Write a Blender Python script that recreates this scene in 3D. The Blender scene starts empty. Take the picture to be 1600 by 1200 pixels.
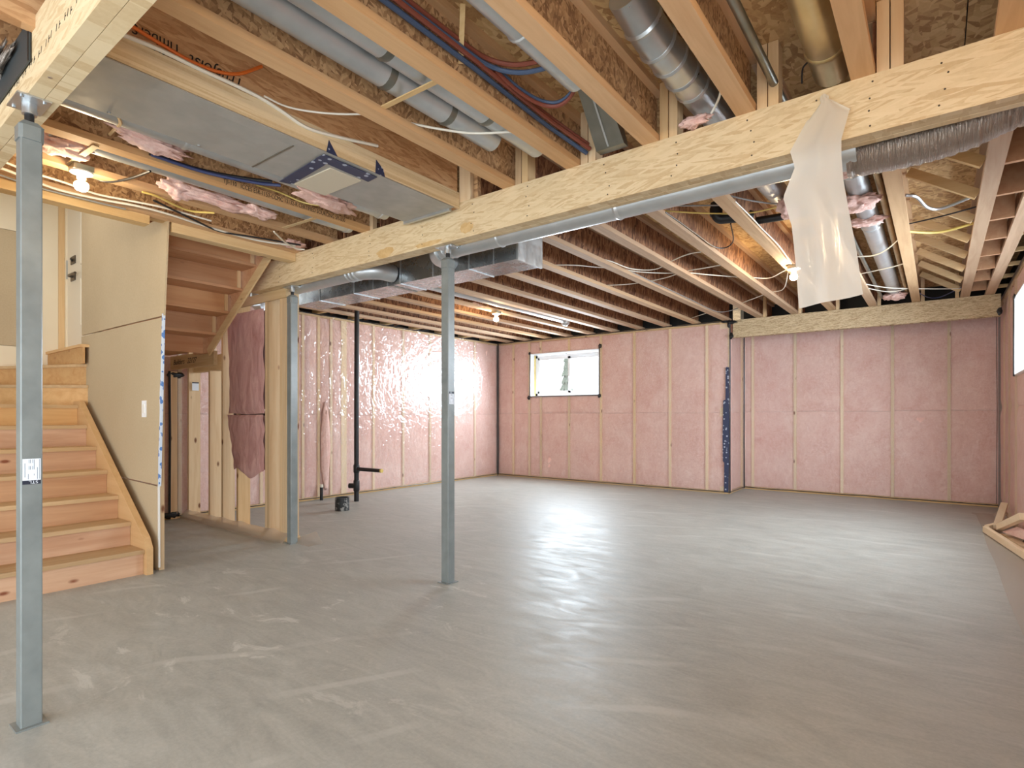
import bpy, bmesh, math, random
from mathutils import Vector, Matrix, noise
R = random.Random(7)
sc = bpy.context.scene
COL = sc.collection

# ------------------------------------------------------------------ camera, world, light, exposure
cam = bpy.data.cameras.new('camera'); cam_o = bpy.data.objects.new('camera', cam); COL.objects.link(cam_o)
cam_o.location = (0, 0, 1.2); cam_o.rotation_euler = (math.radians(90), 0, math.radians(37.2))
cam.sensor_width = 36; cam.lens = 877 / 1600 * 36; cam.shift_y = 50 / 1600; cam.clip_start = 0.02
sc.camera = cam_o
sc.view_settings.view_transform = 'Standard'; sc.view_settings.look = 'None'
sc.view_settings.gamma = 1.0; sc.view_settings.exposure = 0.18
sc.view_settings.use_curve_mapping = False
sc.cycles.use_denoising = True
sc.cycles.max_bounces = 10; sc.cycles.diffuse_bounces = 6; sc.cycles.transparent_max_bounces = 16
sc.cycles.sample_clamp_indirect = 6

w = bpy.data.worlds.new('overcast_sky'); sc.world = w; w.use_nodes = True
bg = w.node_tree.nodes['Background']; bg.inputs[0].default_value = (0.86, 0.93, 1.0, 1); bg.inputs[1].default_value = 3.0

def area(name, loc, rot, sx, sy, power, color, spread=180):
    l = bpy.data.lights.new(name, 'AREA'); l.shape = 'RECTANGLE'; l.size = sx; l.size_y = sy
    l.energy = power; l.color = color; l.spread = math.radians(spread)
    o = bpy.data.objects.new(name, l); o.location = loc; o.rotation_euler = rot; COL.objects.link(o); return o
D = math.radians
DAY = (0.76, 0.89, 1.0)
area('unseen_near_fill', (-2.4, -2.50, 1.25), (D(99), 0, 0), 5.6, 2.2, 48, (0.88, 0.95, 1.0))  # broad fill added at the unseen near opening; no patio door known
area('daylight_side_window', (0.70, 6.2, 2.02), (0, D(66), 0), 0.74, 3.0, 118, DAY, 150)
area('unseen_side_daylight', (0.61, -1.2, 1.2), (0, D(96), 0), 2.0, 2.0, 92, (0.82, 0.92, 1.0))  # unseen daylight beside the camera, placed to light right-facing surfaces
area('daylight_back_window', (-5.5, 9.02, 2.0), (D(-70), 0, 0), 1.2, 0.70, 115, DAY, 160)
area('stairwell_fill', (-6.0, 1.0, 3.7), (0, 0, 0), 0.8, 0.8, 11, (1.0, 0.97, 0.92))  # fill light added out of view above the stairs

# ------------------------------------------------------------------ materials
def lin(c):
    return tuple((v / 255 / 12.92 if v / 255 <= 0.04045 else ((v / 255 + 0.055) / 1.055) ** 2.4) for v in c) + (1,)

class NT:
    def __init__(s, name):
        s.m = bpy.data.materials.new(name); s.m.use_nodes = True
        s.n = s.m.node_tree.nodes; s.l = s.m.node_tree.links
        s.b = s.n['Principled BSDF']; s.out = s.n['Material Output']
    def node(s, t, **kw):
        nd = s.n.new(t)
        for k, v in kw.items(): setattr(nd, k, v)
        return nd
    def link(s, a, b): s.l.new(a, b)
    def coord(s, scale=(1, 1, 1), rot=(0, 0, 0), rand=True):
        tc = s.node('ShaderNodeTexCoord'); mp = s.node('ShaderNodeMapping')
        mp.inputs['Scale'].default_value = scale; mp.inputs['Rotation'].default_value = rot
        if rand:
            oi = s.node('ShaderNodeObjectInfo'); mu = s.node('ShaderNodeVectorMath', operation='SCALE')
            cb = s.node('ShaderNodeCombineXYZ')
            for i in range(3): s.link(oi.outputs['Random'], cb.inputs[i])
            mu.inputs['Scale'].default_value = 37.0; s.link(cb.outputs[0], mu.inputs[0])
            ad = s.node('ShaderNodeVectorMath', operation='ADD')
            s.link(tc.outputs['Object'], ad.inputs[0]); s.link(mu.outputs[0], ad.inputs[1]); s.link(ad.outputs[0], mp.inputs[0])
        else: s.link(tc.outputs['Object'], mp.inputs[0])
        return mp.outputs[0]
    def noise(s, vec, scale, detail=3, rough=0.55, dist=0.0):
        nd = s.node('ShaderNodeTexNoise'); nd.inputs['Scale'].default_value = scale; nd.inputs['Detail'].default_value = detail
        nd.inputs['Roughness'].default_value = rough; nd.inputs['Distortion'].default_value = dist
        s.link(vec, nd.inputs['Vector']); return nd.outputs['Fac']
    def voro(s, vec, scale, out='Color', rnd=1.0, feature='F1'):
        nd = s.node('ShaderNodeTexVoronoi', feature=feature); nd.inputs['Scale'].default_value = scale
        nd.inputs['Randomness'].default_value = rnd; s.link(vec, nd.inputs['Vector']); return nd.outputs[out]
    def ramp(s, fac, stops, interp='LINEAR'):
        nd = s.node('ShaderNodeValToRGB'); cr = nd.color_ramp; cr.interpolation = interp
        while len(cr.elements) < len(stops): cr.elements.new(0.5)
        for e, (p, c) in zip(cr.elements, stops): e.position = p; e.color = c if len(c) == 4 else lin(c)
        s.link(fac, nd.inputs[0]); return nd.outputs['Color']
    def mix(s, fac, a, b, mode='MIX'):
        nd = s.node('ShaderNodeMix', data_type='RGBA', blend_type=mode)
        for sock, v in ((nd.inputs[0], fac), (nd.inputs[6], a), (nd.inputs[7], b)):
            if isinstance(v, (int, float)): sock.default_value = v
            elif isinstance(v, tuple): sock.default_value = v if len(v) == 4 else lin(v)
            else: s.link(v, sock)
        return nd.outputs[2]
    def bump(s, h, strength=0.3, dist=0.01):
        nd = s.node('ShaderNodeBump'); nd.inputs['Strength'].default_value = strength; nd.inputs['Distance'].default_value = dist
        s.link(h, nd.inputs['Height']); s.link(nd.outputs[0], s.b.inputs['Normal']); return nd.outputs[0]
    def base(s, c):
        if isinstance(c, tuple): s.b.inputs['Base Color'].default_value = c if len(c) == 4 else lin(c)
        else: s.link(c, s.b.inputs['Base Color'])
    def rough(s, r):
        if isinstance(r, (int, float)): s.b.inputs['Roughness'].default_value = r
        else: s.link(r, s.b.inputs['Roughness'])
    def math(s, op, a, b=0.0):
        nd = s.node('ShaderNodeMath', operation=op)
        for sock, v in ((nd.inputs[0], a), (nd.inputs[1], b)):
            if isinstance(v, (int, float)): sock.default_value = v
            else: s.link(v, sock)
        return nd.outputs[0]

def plain(name, c, rough=0.5, metal=0.0, emit=0.0):
    t = NT(name); t.base(c); t.rough(rough); t.b.inputs['Metallic'].default_value = metal
    if emit: t.b.inputs['Emission Color'].default_value = c if len(c) == 4 else lin(c); t.b.inputs['Emission Strength'].default_value = emit
    return t.m

AX = {'x': (0.06, 1, 1), 'y': (1, 0.06, 1), 'z': (1, 1, 0.06)}
def lumber(name, axis, light, dark, knots=True, gs=28, knot=(120, 72, 40)):
    t = NT(name); v = t.coord(AX[axis])
    g = t.noise(v, gs, 5, 0.6, 0.6); c = t.ramp(g, [(0.3, dark), (0.62, light)])
    big = t.noise(v, 3.0, 2); c = t.mix(0.22, c, t.ramp(big, [(0.3, dark), (0.7, light)]))
    oi = t.node('ShaderNodeObjectInfo')
    tint = t.ramp(oi.outputs['Random'], [(0, (225, 215, 205)), (0.5, (255, 250, 245)), (1, (240, 225, 200))])
    c = t.mix(1.0, c, tint, 'MULTIPLY')
    if knots:
        kv = t.coord(tuple(0.45 if a < 1 else 1 for a in AX[axis]))
        d = t.voro(kv, 7.0, 'Distance'); k = t.ramp(d, [(0.06, (1, 1, 1, 1)), (0.13, (0, 0, 0, 1))])
        c = t.mix(k, c, knot)
    t.base(c); t.rough(0.7); t.bump(g, 0.12, 0.004); return t.m

def strand(name, plane, light, mid, dark, s=1.0, rough=0.75, long_axis=None):
    """oriented strand board: overlapping flakes in the given plane"""
    t = NT(name)
    ax = {'yz': 0, 'xz': 1, 'xy': 2}[plane]
    def lay(ang, seed, lo, hi):
        rot = [0, 0, 0]; rot[ax] = ang
        scale = [1, 1, 1]; other = [i for i in range(3) if i != ax]
        scale[other[0]] = lo; scale[other[1]] = hi; scale[ax] = 1.0
        mp2 = t.node('ShaderNodeMapping'); mp2.inputs['Rotation'].default_value = rot
        t.link(t.coord(), mp2.inputs[0])
        mp3 = t.node('ShaderNodeMapping'); mp3.inputs['Scale'].default_value = scale; mp3.inputs['Location'].default_value = (seed, seed * .7, seed * .3)
        t.link(mp2.outputs[0], mp3.inputs[0])
        return t.voro(mp3.outputs[0], 1.0)
    if long_axis is None: lo, hi, angs = 15 * s, 48 * s, (0.3, 1.5, -0.9)
    elif long_axis == 0: lo, hi, angs = 5.5 * s, 80 * s, (0.10, -0.16, 0.28)
    else: lo, hi, angs = 46 * s, 9 * s, (0.12, -0.2, 0.5)
    a, b, c3 = lay(angs[0], 1.3, lo, hi), lay(angs[1], 5.1, lo, hi), lay(angs[2], 9.7, lo, hi)
    sep = []
    for q in (a, b, c3):
        sp = t.node('ShaderNodeSeparateColor'); t.link(q, sp.inputs[0]); sep.append(sp)
    m1 = t.math('GREATER_THAN', sep[0].outputs[1], 0.5)
    m2 = t.math('GREATER_THAN', sep[1].outputs[1], 0.55)
    v1 = t.node('ShaderNodeMix'); t.link(m1, v1.inputs[0]); t.link(sep[0].outputs[0], v1.inputs[2]); t.link(sep[1].outputs[0], v1.inputs[3])
    v2 = t.node('ShaderNodeMix'); t.link(m2, v2.inputs[0]); t.link(v1.outputs[0], v2.inputs[2]); t.link(sep[2].outputs[0], v2.inputs[3])
    n = t.noise(t.coord(), 60, 3)
    f = t.math('ADD', v2.outputs[0], t.math('MULTIPLY', t.math('SUBTRACT', n, 0.5), 0.5))
    col = t.ramp(f, [(0.02, dark), (0.45, mid), (0.95, light)])
    t.base(col); t.rough(rough); t.bump(v2.outputs[0], 0.25, 0.004); return t.m

M = {}
M['lsl'] = strand('laminated_strand_lumber', 'xz', (224, 202, 164), (217, 194, 154), (202, 174, 132), 1.0, 0.6, 0)
M['lsl_drop'] = strand('weathered_strand_lumber', 'xz', (212, 192, 158), (196, 174, 138), (158, 132, 98), 2.2, 0.7, 0)
M['lsl_side'] = strand('smooth_strand_lumber', 'yz', (206, 164, 120), (194, 150, 106), (170, 124, 82), 0.8, 0.55, 0)
M['web'] = strand('joist_web_board', 'yz', (212, 172, 126), (184, 142, 98), (140, 102, 68), 1.35, 0.8)
M['web_shaded'] = strand('joist_web_board_vertical_shaded', 'yz', (176, 130, 94), (138, 94, 66), (96, 62, 42), 1.0, 0.8, 1)  # vertical strands; darker than front webs, back-room shade put into the colour
M['subfloor'] = strand('subfloor_board', 'xy', (216, 184, 134), (198, 162, 112), (164, 124, 80), 0.8, 0.7)
M['flange'] = lumber('joist_flange_wood', 'y', (220, 186, 146), (202, 164, 124), False, 26)
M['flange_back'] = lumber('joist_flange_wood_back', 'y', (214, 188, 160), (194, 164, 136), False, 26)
M['stud_z'] = lumber('stud_wood', 'z', (232, 210, 174), (216, 186, 146), True, 24)
M['stud_pale'] = lumber('stud_wood_pale', 'z', (242, 228, 202), (232, 212, 178), True, 24)
M['stud_x'] = lumber('plate_wood_x', 'x', (228, 206, 164), (210, 180, 134), True, 24)
M['stud_y'] = lumber('plate_wood_y', 'y', (228, 206, 164), (210, 180, 134), True, 24)
M['ply_y'] = lumber('stair_plywood', 'y', (212, 176, 146), (188, 146, 114), True, 18, (128, 70, 40))
M['ply_bulb_lit'] = lumber('stair_plywood_bulb_lit', 'y', (222, 184, 130), (206, 160, 104), True, 18, (140, 84, 40))  # orange light of the left bulb put into the upper riser colour
M['ply_x'] = lumber('stringer_plywood', 'x', (222, 186, 136), (210, 170, 118), False, 18)
M['tread'] = lumber('tread_plywood', 'y', (204, 176, 136), (186, 154, 112), False, 18)
M['soffit'] = lumber('soffit_spruce', 'y', (216, 174, 138), (198, 148, 110), True, 18, (116, 60, 36))
M['offcut'] = lumber('offcut_wood', 'y', (246, 232, 206), (238, 220, 190), False, 24)
M['white'] = plain('white_vinyl', (236, 238, 240), 0.35)
M['black'] = plain('black_plastic', (26, 26, 28), 0.45)
M['sealant'] = plain('black_sealant', (30, 31, 34), 0.35)
M['rim'] = plain('rim_black', (26, 27, 27), 0.6)  # near-black base colour for rim boards, seam slab and batt gap
M['ink'] = plain('black_ink', (30, 22, 18), 0.7)
M['sheath'] = plain('white_cable_sheath', (232, 226, 210), 0.4)
M['sheath_grey'] = plain('grey_cable_sheath', (150, 150, 148), 0.4)
M['sheath_yellow'] = plain('yellow_cable_sheath', (222, 196, 110), 0.4)
M['sheath_black'] = plain('black_cable_sheath', (34, 34, 38), 0.4)
M['sheath_blue'] = plain('blue_cable_sheath', (54, 64, 104), 0.4)
M['orange'] = plain('orange_cable_sheath', (222, 112, 40), 0.45)
M['pex_red'] = plain('red_water_tube', (130, 68, 52), 0.4)
M['pex_blue'] = plain('blue_water_tube', (72, 88, 114), 0.4)
M['label'] = plain('white_label_paper', (226, 232, 240), 0.5)
M['label_navy'] = plain('navy_print', (28, 36, 54), 0.5)
M['label_grey'] = plain('grey_print', (120, 132, 146), 0.6)
M['zinc'] = plain('zinc_screw', (190, 194, 196), 0.3, 0.9)
M['door_white'] = plain('door_paint', (226, 216, 196), 0.4)
M['bronze'] = plain('dark_hardware', (92, 84, 76), 0.35, 0.8)
M['bulb'] = plain('lit_bulb_glass', (255, 232, 190), 0.3, 0, 190.0)
M['bulb_bright'] = plain('bright_lit_bulb_glass', (255, 226, 180), 0.3, 0, 420.0)
M['porcelain'] = plain('white_porcelain', (240, 238, 230), 0.25)
M['paper'] = plain('beige_register_paper', (206, 194, 172), 0.8)
M['conifer'] = plain('glare_paled_conifer', (116, 124, 112), 0.9)  # needles paled so window glare is carried in the colour
M['bark'] = plain('dark_bark', (60, 48, 38), 0.9)
M['ground'] = plain('pale_outdoor_ground', (200, 200, 196), 0.9)
M['membrane'] = plain('dark_grey_membrane', (54, 60, 62), 0.5)

t = NT('grey_painted_steel'); v = t.coord(); n = t.noise(v, 9, 4); t.base(t.ramp(n, [(0.3, (112, 118, 117)), (0.7, (128, 134, 132))])); t.rough(0.36); t.bump(t.noise(v, 60, 2), 0.05, 0.002)
t.b.inputs['Coat Weight'].default_value = 0.3; t.b.inputs['Coat Roughness'].default_value = 0.25; M['post'] = t.m
def sheet_metal(name, a, b, rough=0.34, metal=0.85):
    t = NT(name); v = t.coord(); n = t.noise(v, 5, 3); t.base(t.ramp(n, [(0.3, a), (0.7, b)])); t.b.inputs['Metallic'].default_value = metal
    t.rough(t.ramp(t.noise(v, 14, 3), [(0.3, (rough * .8,) * 3 + (1,)), (0.7, (rough * 1.25,) * 3 + (1,))])); t.bump(t.noise(v, 2.0, 1), 0.05, 0.02); return t.m
M['galv'] = sheet_metal('galvanised_steel', (186, 190, 192), (208, 212, 214))
M['galv_trunk'] = sheet_metal('trunk_sheet_metal', (150, 154, 156), (170, 174, 176), 0.26, 0.92)
M['galv_pan'] = sheet_metal('galvanised_pan', (168, 166, 160), (182, 180, 174), 0.5, 0.35)
M['galv_dark'] = sheet_metal('dull_galvanised_steel', (120, 120, 112), (150, 148, 138), 0.35, 0.8)
M['galv_pale'] = sheet_metal('pale_round_duct', (190, 194, 196), (208, 211, 212), 0.38, 0.75)
M['brass'] = sheet_metal('brassy_duct', (196, 176, 130), (216, 200, 160), 0.35, 0.8)
t = NT('crinkled_foil'); v = t.coord((1, 1, 1)); n = t.noise(t.coord((9, 1, 1)), 16, 4, 0.6, 0.8); t.base((176, 166, 156)); t.b.inputs['Metallic'].default_value = 0.8; t.rough(0.28); t.bump(n, 0.9, 0.02); M['foil'] = t.m

t = NT('pink_glass_wool'); v = t.coord(); n1 = t.noise(v, 2.2, 5, 0.62, 0.8); n2 = t.noise(v, 46, 4, 0.7); n5 = t.noise(t.coord((1, 1, 0.6)), 11, 4, 0.65, 1.5)
c = t.ramp(n1, [(0.3, (224, 174, 160)), (0.7, (246, 216, 204))]); c = t.mix(0.35, c, t.ramp(n5, [(0.32, (212, 158, 146)), (0.55, (238, 202, 190)), (0.72, (250, 228, 220))]))
c = t.mix(0.2, c, t.ramp(n2, [(0.35, (198, 146, 138)), (0.65, (248, 226, 220))]))
t.base(c); t.rough(0.95); t.bump(t.math('ADD', n2, t.math('MULTIPLY', n5, 1.5)), 0.45, 0.014); M['wool'] = t.m
t = NT('pink_mauve_batt'); v = t.coord((1, 1, 0.25)); n1 = t.noise(v, 9.0, 5, 0.65, 1.0)
t.base(t.ramp(n1, [(0.28, (176, 126, 122)), (0.72, (222, 180, 174))])); t.rough(0.95); t.bump(n1, 0.6, 0.02); M['wool_dark'] = t.m

def film(name, fac_lo, fac_hi, tint, wr_scale=2.2, strength=0.5, rough=0.16, stretch=(1, 1, 1), milk=0.25):
    """clear polythene: lets most light through, a faint milky veil and wrinkled gloss on top"""
    t = NT(name); v = t.coord(stretch)
    n = t.noise(v, wr_scale, 3, 0.5, 1.6); r = t.math('ABSOLUTE', t.math('SUBTRACT', n, 0.5)); fine = t.noise(v, wr_scale * 6, 2, 0.5, 2.0)
    cr = t.noise(t.coord((stretch[0], stretch[1], 0.35 * stretch[2]), (0.5, 0.7, 0.3)), wr_scale * 3.2, 2, 0.5, 0.6); cr = t.math('ABSOLUTE', t.math('SUBTRACT', cr, 0.5))
    h = t.math('ADD', t.math('ADD', t.math('MULTIPLY', r, -1.0), t.math('MULTIPLY', cr, -0.7)), t.math('MULTIPLY', fine, 0.25))
    nb = t.bump(h, strength, 0.03)
    tr = t.node('ShaderNodeBsdfTransparent'); gl = t.node('ShaderNodeBsdfGlossy'); gl.inputs['Roughness'].default_value = rough; t.link(nb, gl.inputs['Normal'])
    df = t.node('ShaderNodeBsdfDiffuse'); df.inputs['Color'].default_value = lin(tint)
    tl = t.node('ShaderNodeBsdfTranslucent'); tl.inputs['Color'].default_value = lin(tint)
    mk = t.node('ShaderNodeMixShader'); mk.inputs[0].default_value = 0.5; t.link(df.outputs[0], mk.inputs[1]); t.link(tl.outputs[0], mk.inputs[2])
    a = t.node('ShaderNodeMixShader'); a.inputs[0].default_value = milk; t.link(tr.outputs[0], a.inputs[1]); t.link(mk.outputs[0], a.inputs[2])
    lw = t.node('ShaderNodeLayerWeight'); lw.inputs['Blend'].default_value = 0.35; t.link(nb, lw.inputs['Normal'])
    mr = t.node('ShaderNodeMapRange'); mr.inputs['To Min'].default_value = fac_lo; mr.inputs['To Max'].default_value = fac_hi; t.link(lw.outputs['Fresnel'], mr.inputs['Value'])
    b = t.node('ShaderNodeMixShader'); t.link(mr.outputs[0], b.inputs[0]); t.link(a.outputs[0], b.inputs[1]); t.link(gl.outputs[0], b.inputs[2])
    t.link(b.outputs[0], t.out.inputs['Surface']); return t.m
M['film'] = film('clear_polythene', 0.010, 0.25, (238, 232, 230), 2.6, 0.8, 0.17, (1, 1, 1), 0.20)
M['film_floor'] = film('floor_polythene', 0.02, 0.2, (226, 212, 196), 2.0, 0.35, 0.35, (1, 1, 1), 0.42)
M['film_milky'] = film('milky_polythene', 0.06, 0.5, (246, 242, 232), 1.6, 0.22, 0.2, (2, 2, 0.5), 0.86)
t = NT('window_glass'); tr = t.node('ShaderNodeBsdfTransparent'); gl = t.node('ShaderNodeBsdfGlossy'); gl.inputs['Roughness'].default_value = 0.02
mx = t.node('ShaderNodeMixShader'); mx.inputs[0].default_value = 0.06; t.link(tr.outputs[0], mx.inputs[1]); t.link(gl.outputs[0], mx.inputs[2]); t.link(mx.outputs[0], t.out.inputs['Surface']); M['glass'] = t.m

t = NT('tan_drywall_paper'); v = t.coord(); n = t.noise(v, 1.2, 3); f = t.noise(v, 70, 2)
t.base(t.mix(0.12, t.ramp(n, [(0.3, (180, 160, 128)), (0.7, (190, 171, 139))]), t.ramp(f, [(0.3, (176, 152, 118)), (0.7, (216, 196, 162))]))); t.rough(0.8); M['drywall'] = t.m
t = NT('cream_drywall_paper'); v = t.coord(); n = t.noise(v, 1.2, 3); t.base(t.ramp(n, [(0.3, (226, 210, 180)), (0.7, (236, 222, 194))])); t.rough(0.8); M['drywall_cream'] = t.m
M['gypsum'] = plain('gypsum_core', (226, 222, 214), 0.9)

def speckled(name, base, dots, scale, thr):
    t = NT(name); v = t.coord(rand=False); d = t.voro(v, scale, 'Distance'); k = t.math('LESS_THAN', d, thr); t.base(t.mix(k, base, dots)); t.rough(0.45); return t.m
M['tape'] = speckled('navy_sheathing_tape', (46, 54, 84), (170, 178, 194), 20, 0.26)
M['wrap'] = speckled('blue_white_wrap', (206, 216, 228), (84, 128, 190), 22, 0.42)

# concrete
t = NT('trowelled_concrete'); v = t.coord(rand=False)
n1 = t.noise(v, 0.55, 4, 0.55, 0.4); n2 = t.noise(t.coord((1, 2.6, 1), (0, 0, 0.5), False), 2.3, 6, 0.65, 1.2); n3 = t.noise(v, 55, 4, 0.7)
c = t.ramp(n1, [(0.3, (156, 157, 151)), (0.7, (178, 177, 170))])
c = t.mix(0.45, c, t.ramp(n2, [(0.32, (138, 139, 134)), (0.5, (166, 166, 159)), (0.72, (190, 189, 182))]))
n4 = t.noise(t.coord((0.8, 2.6, 1), (0, 0, 0.62), False), 2.2, 7, 0.72, 2.2)
c = t.mix(0.28, c, t.ramp(n4, [(0.36, (122, 123, 118)), (0.55, (168, 168, 161)), (0.70, (196, 195, 188))]))
c = t.mix(0.16, c, t.ramp(n3, [(0.3, (120, 121, 116)), (0.7, (200, 199, 193))]))
wv = t.node('ShaderNodeTexWave', wave_type='RINGS', rings_direction='Z'); wv.inputs['Scale'].default_value = 0.62; wv.inputs['Distortion'].default_value = 7.0; wv.inputs['Detail'].default_value = 3.0; wv.inputs['Detail Scale'].default_value = 0.6
mpw = t.coord((1, 1, 1), (0, 0, 0), False); t.link(mpw, wv.inputs['Vector'])
arc = t.ramp(wv.outputs['Fac'], [(0.955, (0, 0, 0, 1)), (0.99, (1, 1, 1, 1))]); msk = t.ramp(t.noise(v, 1.1, 2), [(0.50, (0, 0, 0, 1)), (0.62, (0.4, 0.4, 0.4, 1))])
c = t.mix(t.mix(1.0, arc, msk, 'MULTIPLY'), c, (196, 196, 190))
# pale dried slurry patches on the slab in front of the stairs
tc = t.node('ShaderNodeTexCoord'); sb = t.node('ShaderNodeVectorMath', operation='DISTANCE'); sb.inputs[1].default_value = (-3.1, 2.0, 0); t.link(tc.outputs['Object'], sb.inputs[0])
near = t.ramp(t.math('DIVIDE', sb.outputs['Value'], 3.0), [(0.3, (1, 1, 1, 1)), (0.62, (0, 0, 0, 1))])
pt = t.ramp(t.noise(t.coord((1, 2.2, 1), (0, 0, 0.55), False), 2.6, 6, 0.7, 0.6), [(0.60, (0, 0, 0, 1)), (0.65, (0.6, 0.6, 0.6, 1))])
c = t.mix(t.mix(1.0, near, pt, 'MULTIPLY'), c, (204, 203, 196))
t.base(c); t.rough(t.ramp(n2, [(0.3, (0.40, 0.40, 0.40, 1)), (0.7, (0.60, 0.60, 0.60, 1))])); t.bump(t.math('ADD', n3, t.math('MULTIPLY', n2, 1.2)), 0.08, 0.005); M['concrete'] = t.m

# ------------------------------------------------------------------ mesh building helpers
class MB:
    def __init__(s): s.v = []; s.f = []
    def add(s, vs, fs):
        o = len(s.v); s.v += [tuple(p) for p in vs]; s.f += [tuple(i + o for i in f) for f in fs]; return s
    def box(s, x0, x1, y0, y1, z0, z1):
        if x0 > x1: x0, x1 = x1, x0
        if y0 > y1: y0, y1 = y1, y0
        if z0 > z1: z0, z1 = z1, z0
        return s.add([(x0, y0, z0), (x1, y0, z0), (x1, y1, z0), (x0, y1, z0), (x0, y0, z1), (x1, y0, z1), (x1, y1, z1), (x0, y1, z1)],
                     [(0, 3, 2, 1), (4, 5, 6, 7), (0, 1, 5, 4), (1, 2, 6, 5), (2, 3, 7, 6), (3, 0, 4, 7)])
    def beam(s, a, b, wd, hd, up=(0, 0, 1)):
        """bar from a to b; wd = width sideways, hd = height along up"""
        a, b = Vector(a), Vector(b); d = (b - a).normalized(); u = Vector(up); sd = d.cross(u).normalized(); u = sd.cross(d).normalized()
        vs = []
        for p in (a, b):
            for i, j in ((-1, -1), (1, -1), (1, 1), (-1, 1)): vs.append(p + sd * (i * wd / 2) + u * (j * hd / 2))
        return s.add(vs, [(0, 1, 2, 3), (7, 6, 5, 4), (0, 4, 5, 1), (1, 5, 6, 2), (2, 6, 7, 3), (3, 7, 4, 0)])
    def prism(s, pts, off):
        """closed outline pushed along off"""
        n = len(pts); o = Vector(off); vs = [Vector(p) for p in pts] + [Vector(p) + o for p in pts]
        return s.add(vs, [tuple(range(n))[::-1], tuple(range(n, 2 * n))] + [(i, (i + 1) % n, n + (i + 1) % n, n + i) for i in range(n)])
    def tube(s, pts, r, n=10, cap=True, smooth=False):
        P = [Vector(p) for p in pts]; rs = r if isinstance(r, (list, tuple)) else [r] * len(P)
        tang = [(P[min(i + 1, len(P) - 1)] - P[max(i - 1, 0)]).normalized() for i in range(len(P))]
        ref = Vector((0, 0, 1)) if abs(tang[0].z) < 0.9 else Vector((1, 0, 0)); u = tang[0].cross(ref).normalized(); vs = []
        for p, tg, rr in zip(P, tang, rs):
            u = (u - tg * u.dot(tg)).normalized(); w2 = tg.cross(u)
            for k in range(n):
                an = 2 * math.pi * k / n; vs.append(p + (u * math.cos(an) + w2 * math.sin(an)) * rr)
        fs = [(i * n + k, i * n + (k + 1) % n, (i + 1) * n + (k + 1) % n, (i + 1) * n + k) for i in range(len(P) - 1) for k in range(n)]
        if cap: fs += [tuple(range(n))[::-1], tuple(range((len(P) - 1) * n, len(P) * n))]
        return s.add(vs, fs)
    def grid(s, fn, nu, nv):
        vs = [fn(i / nu, j / nv) for j in range(nv + 1) for i in range(nu + 1)]
        return s.add(vs, [(j * (nu + 1) + i, j * (nu + 1) + i + 1, (j + 1) * (nu + 1) + i + 1, (j + 1) * (nu + 1) + i) for j in range(nv) for i in range(nu)])
    def build(s, name, mat, parent=None, smooth=False, base=None):
        """link as ONE mesh; local origin sits at the parent, or at the base point of the shape"""
        root = parent
        off = Vector((0, 0, 0))
        if parent is not None:
            q = parent
            while q is not None: off += Vector(q.location); q = q.parent
        elif base is not None: off = Vector(base)
        elif s.v:
            xs, ys, zs = zip(*s.v); off = Vector(((min(xs) + max(xs)) / 2, (min(ys) + max(ys)) / 2, min(zs)))
        me = bpy.data.meshes.new(name); me.from_pydata([tuple(Vector(p) - off) for p in s.v], [], s.f); me.materials.append(mat)
        bm = bmesh.new(); bm.from_mesh(me); bmesh.ops.recalc_face_normals(bm, faces=bm.faces); bm.to_mesh(me); bm.free()
        if smooth:
            for p in me.polygons: p.use_smooth = True
            try: me.set_sharp_from_angle(angle=math.radians(40))
            except Exception: pass
        o = bpy.data.objects.new(name, me); COL.objects.link(o)
        if parent is not None: o.parent = parent
        else: o.location = off
        return o

def empty(name, loc):
    o = bpy.data.objects.new(name, None); o.empty_display_size = 0.1; o.location = loc; COL.objects.link(o); return o
def tag(o, label, cat, group=None):
    o['label'] = label; o['category'] = cat
    if group: o['group'] = group
    return o
def struct(o, label=None, cat=None):
    o['kind'] = 'structure'
    if label: o['label'] = label
    if cat: o['category'] = cat
    return o
def spline(pts, k=8):
    P = [Vector(p) for p in pts]
    if len(P) < 3: return P
    P2 = [2 * P[0] - P[1]] + P + [2 * P[-1] - P[-2]]; out = []
    for i in range(1, len(P2) - 2):
        a, b, c, d = P2[i - 1:i + 3]
        for j in range(k):
            u = j / k; out.append(0.5 * ((2 * b) + (c - a) * u + (2 * a - 5 * b + 4 * c - d) * u * u + (3 * b - a - 3 * c + d) * u ** 3))
    return out + [P[-1]]
def text(name, body, size, at, xd, yd, mat, parent, shear=0.0, sx=1.0):
    cu = bpy.data.curves.new(name, 'FONT'); cu.body = body; cu.size = size; cu.extrude = 0.0006; cu.shear = shear; cu.resolution_u = 3
    tmp = bpy.data.objects.new(name, cu); COL.objects.link(tmp); bpy.context.view_layer.update()
    me = bpy.data.meshes.new_from_object(tmp.evaluated_get(bpy.context.evaluated_depsgraph_get())); me.name = name
    bpy.data.objects.remove(tmp); me.materials.clear(); me.materials.append(mat)
    xd, yd = Vector(xd), Vector(yd); zd = xd.cross(yd); off = Vector((0, 0, 0)); q = parent
    while q is not None: off += Vector(q.location); q = q.parent
    for vtx in me.vertices: c = vtx.co.copy(); vtx.co = Vector(at) + xd * (c.x * sx) + yd * c.y + zd * c.z - off
    o = bpy.data.objects.new(name, me); COL.objects.link(o); o.parent = parent; return o
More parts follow.
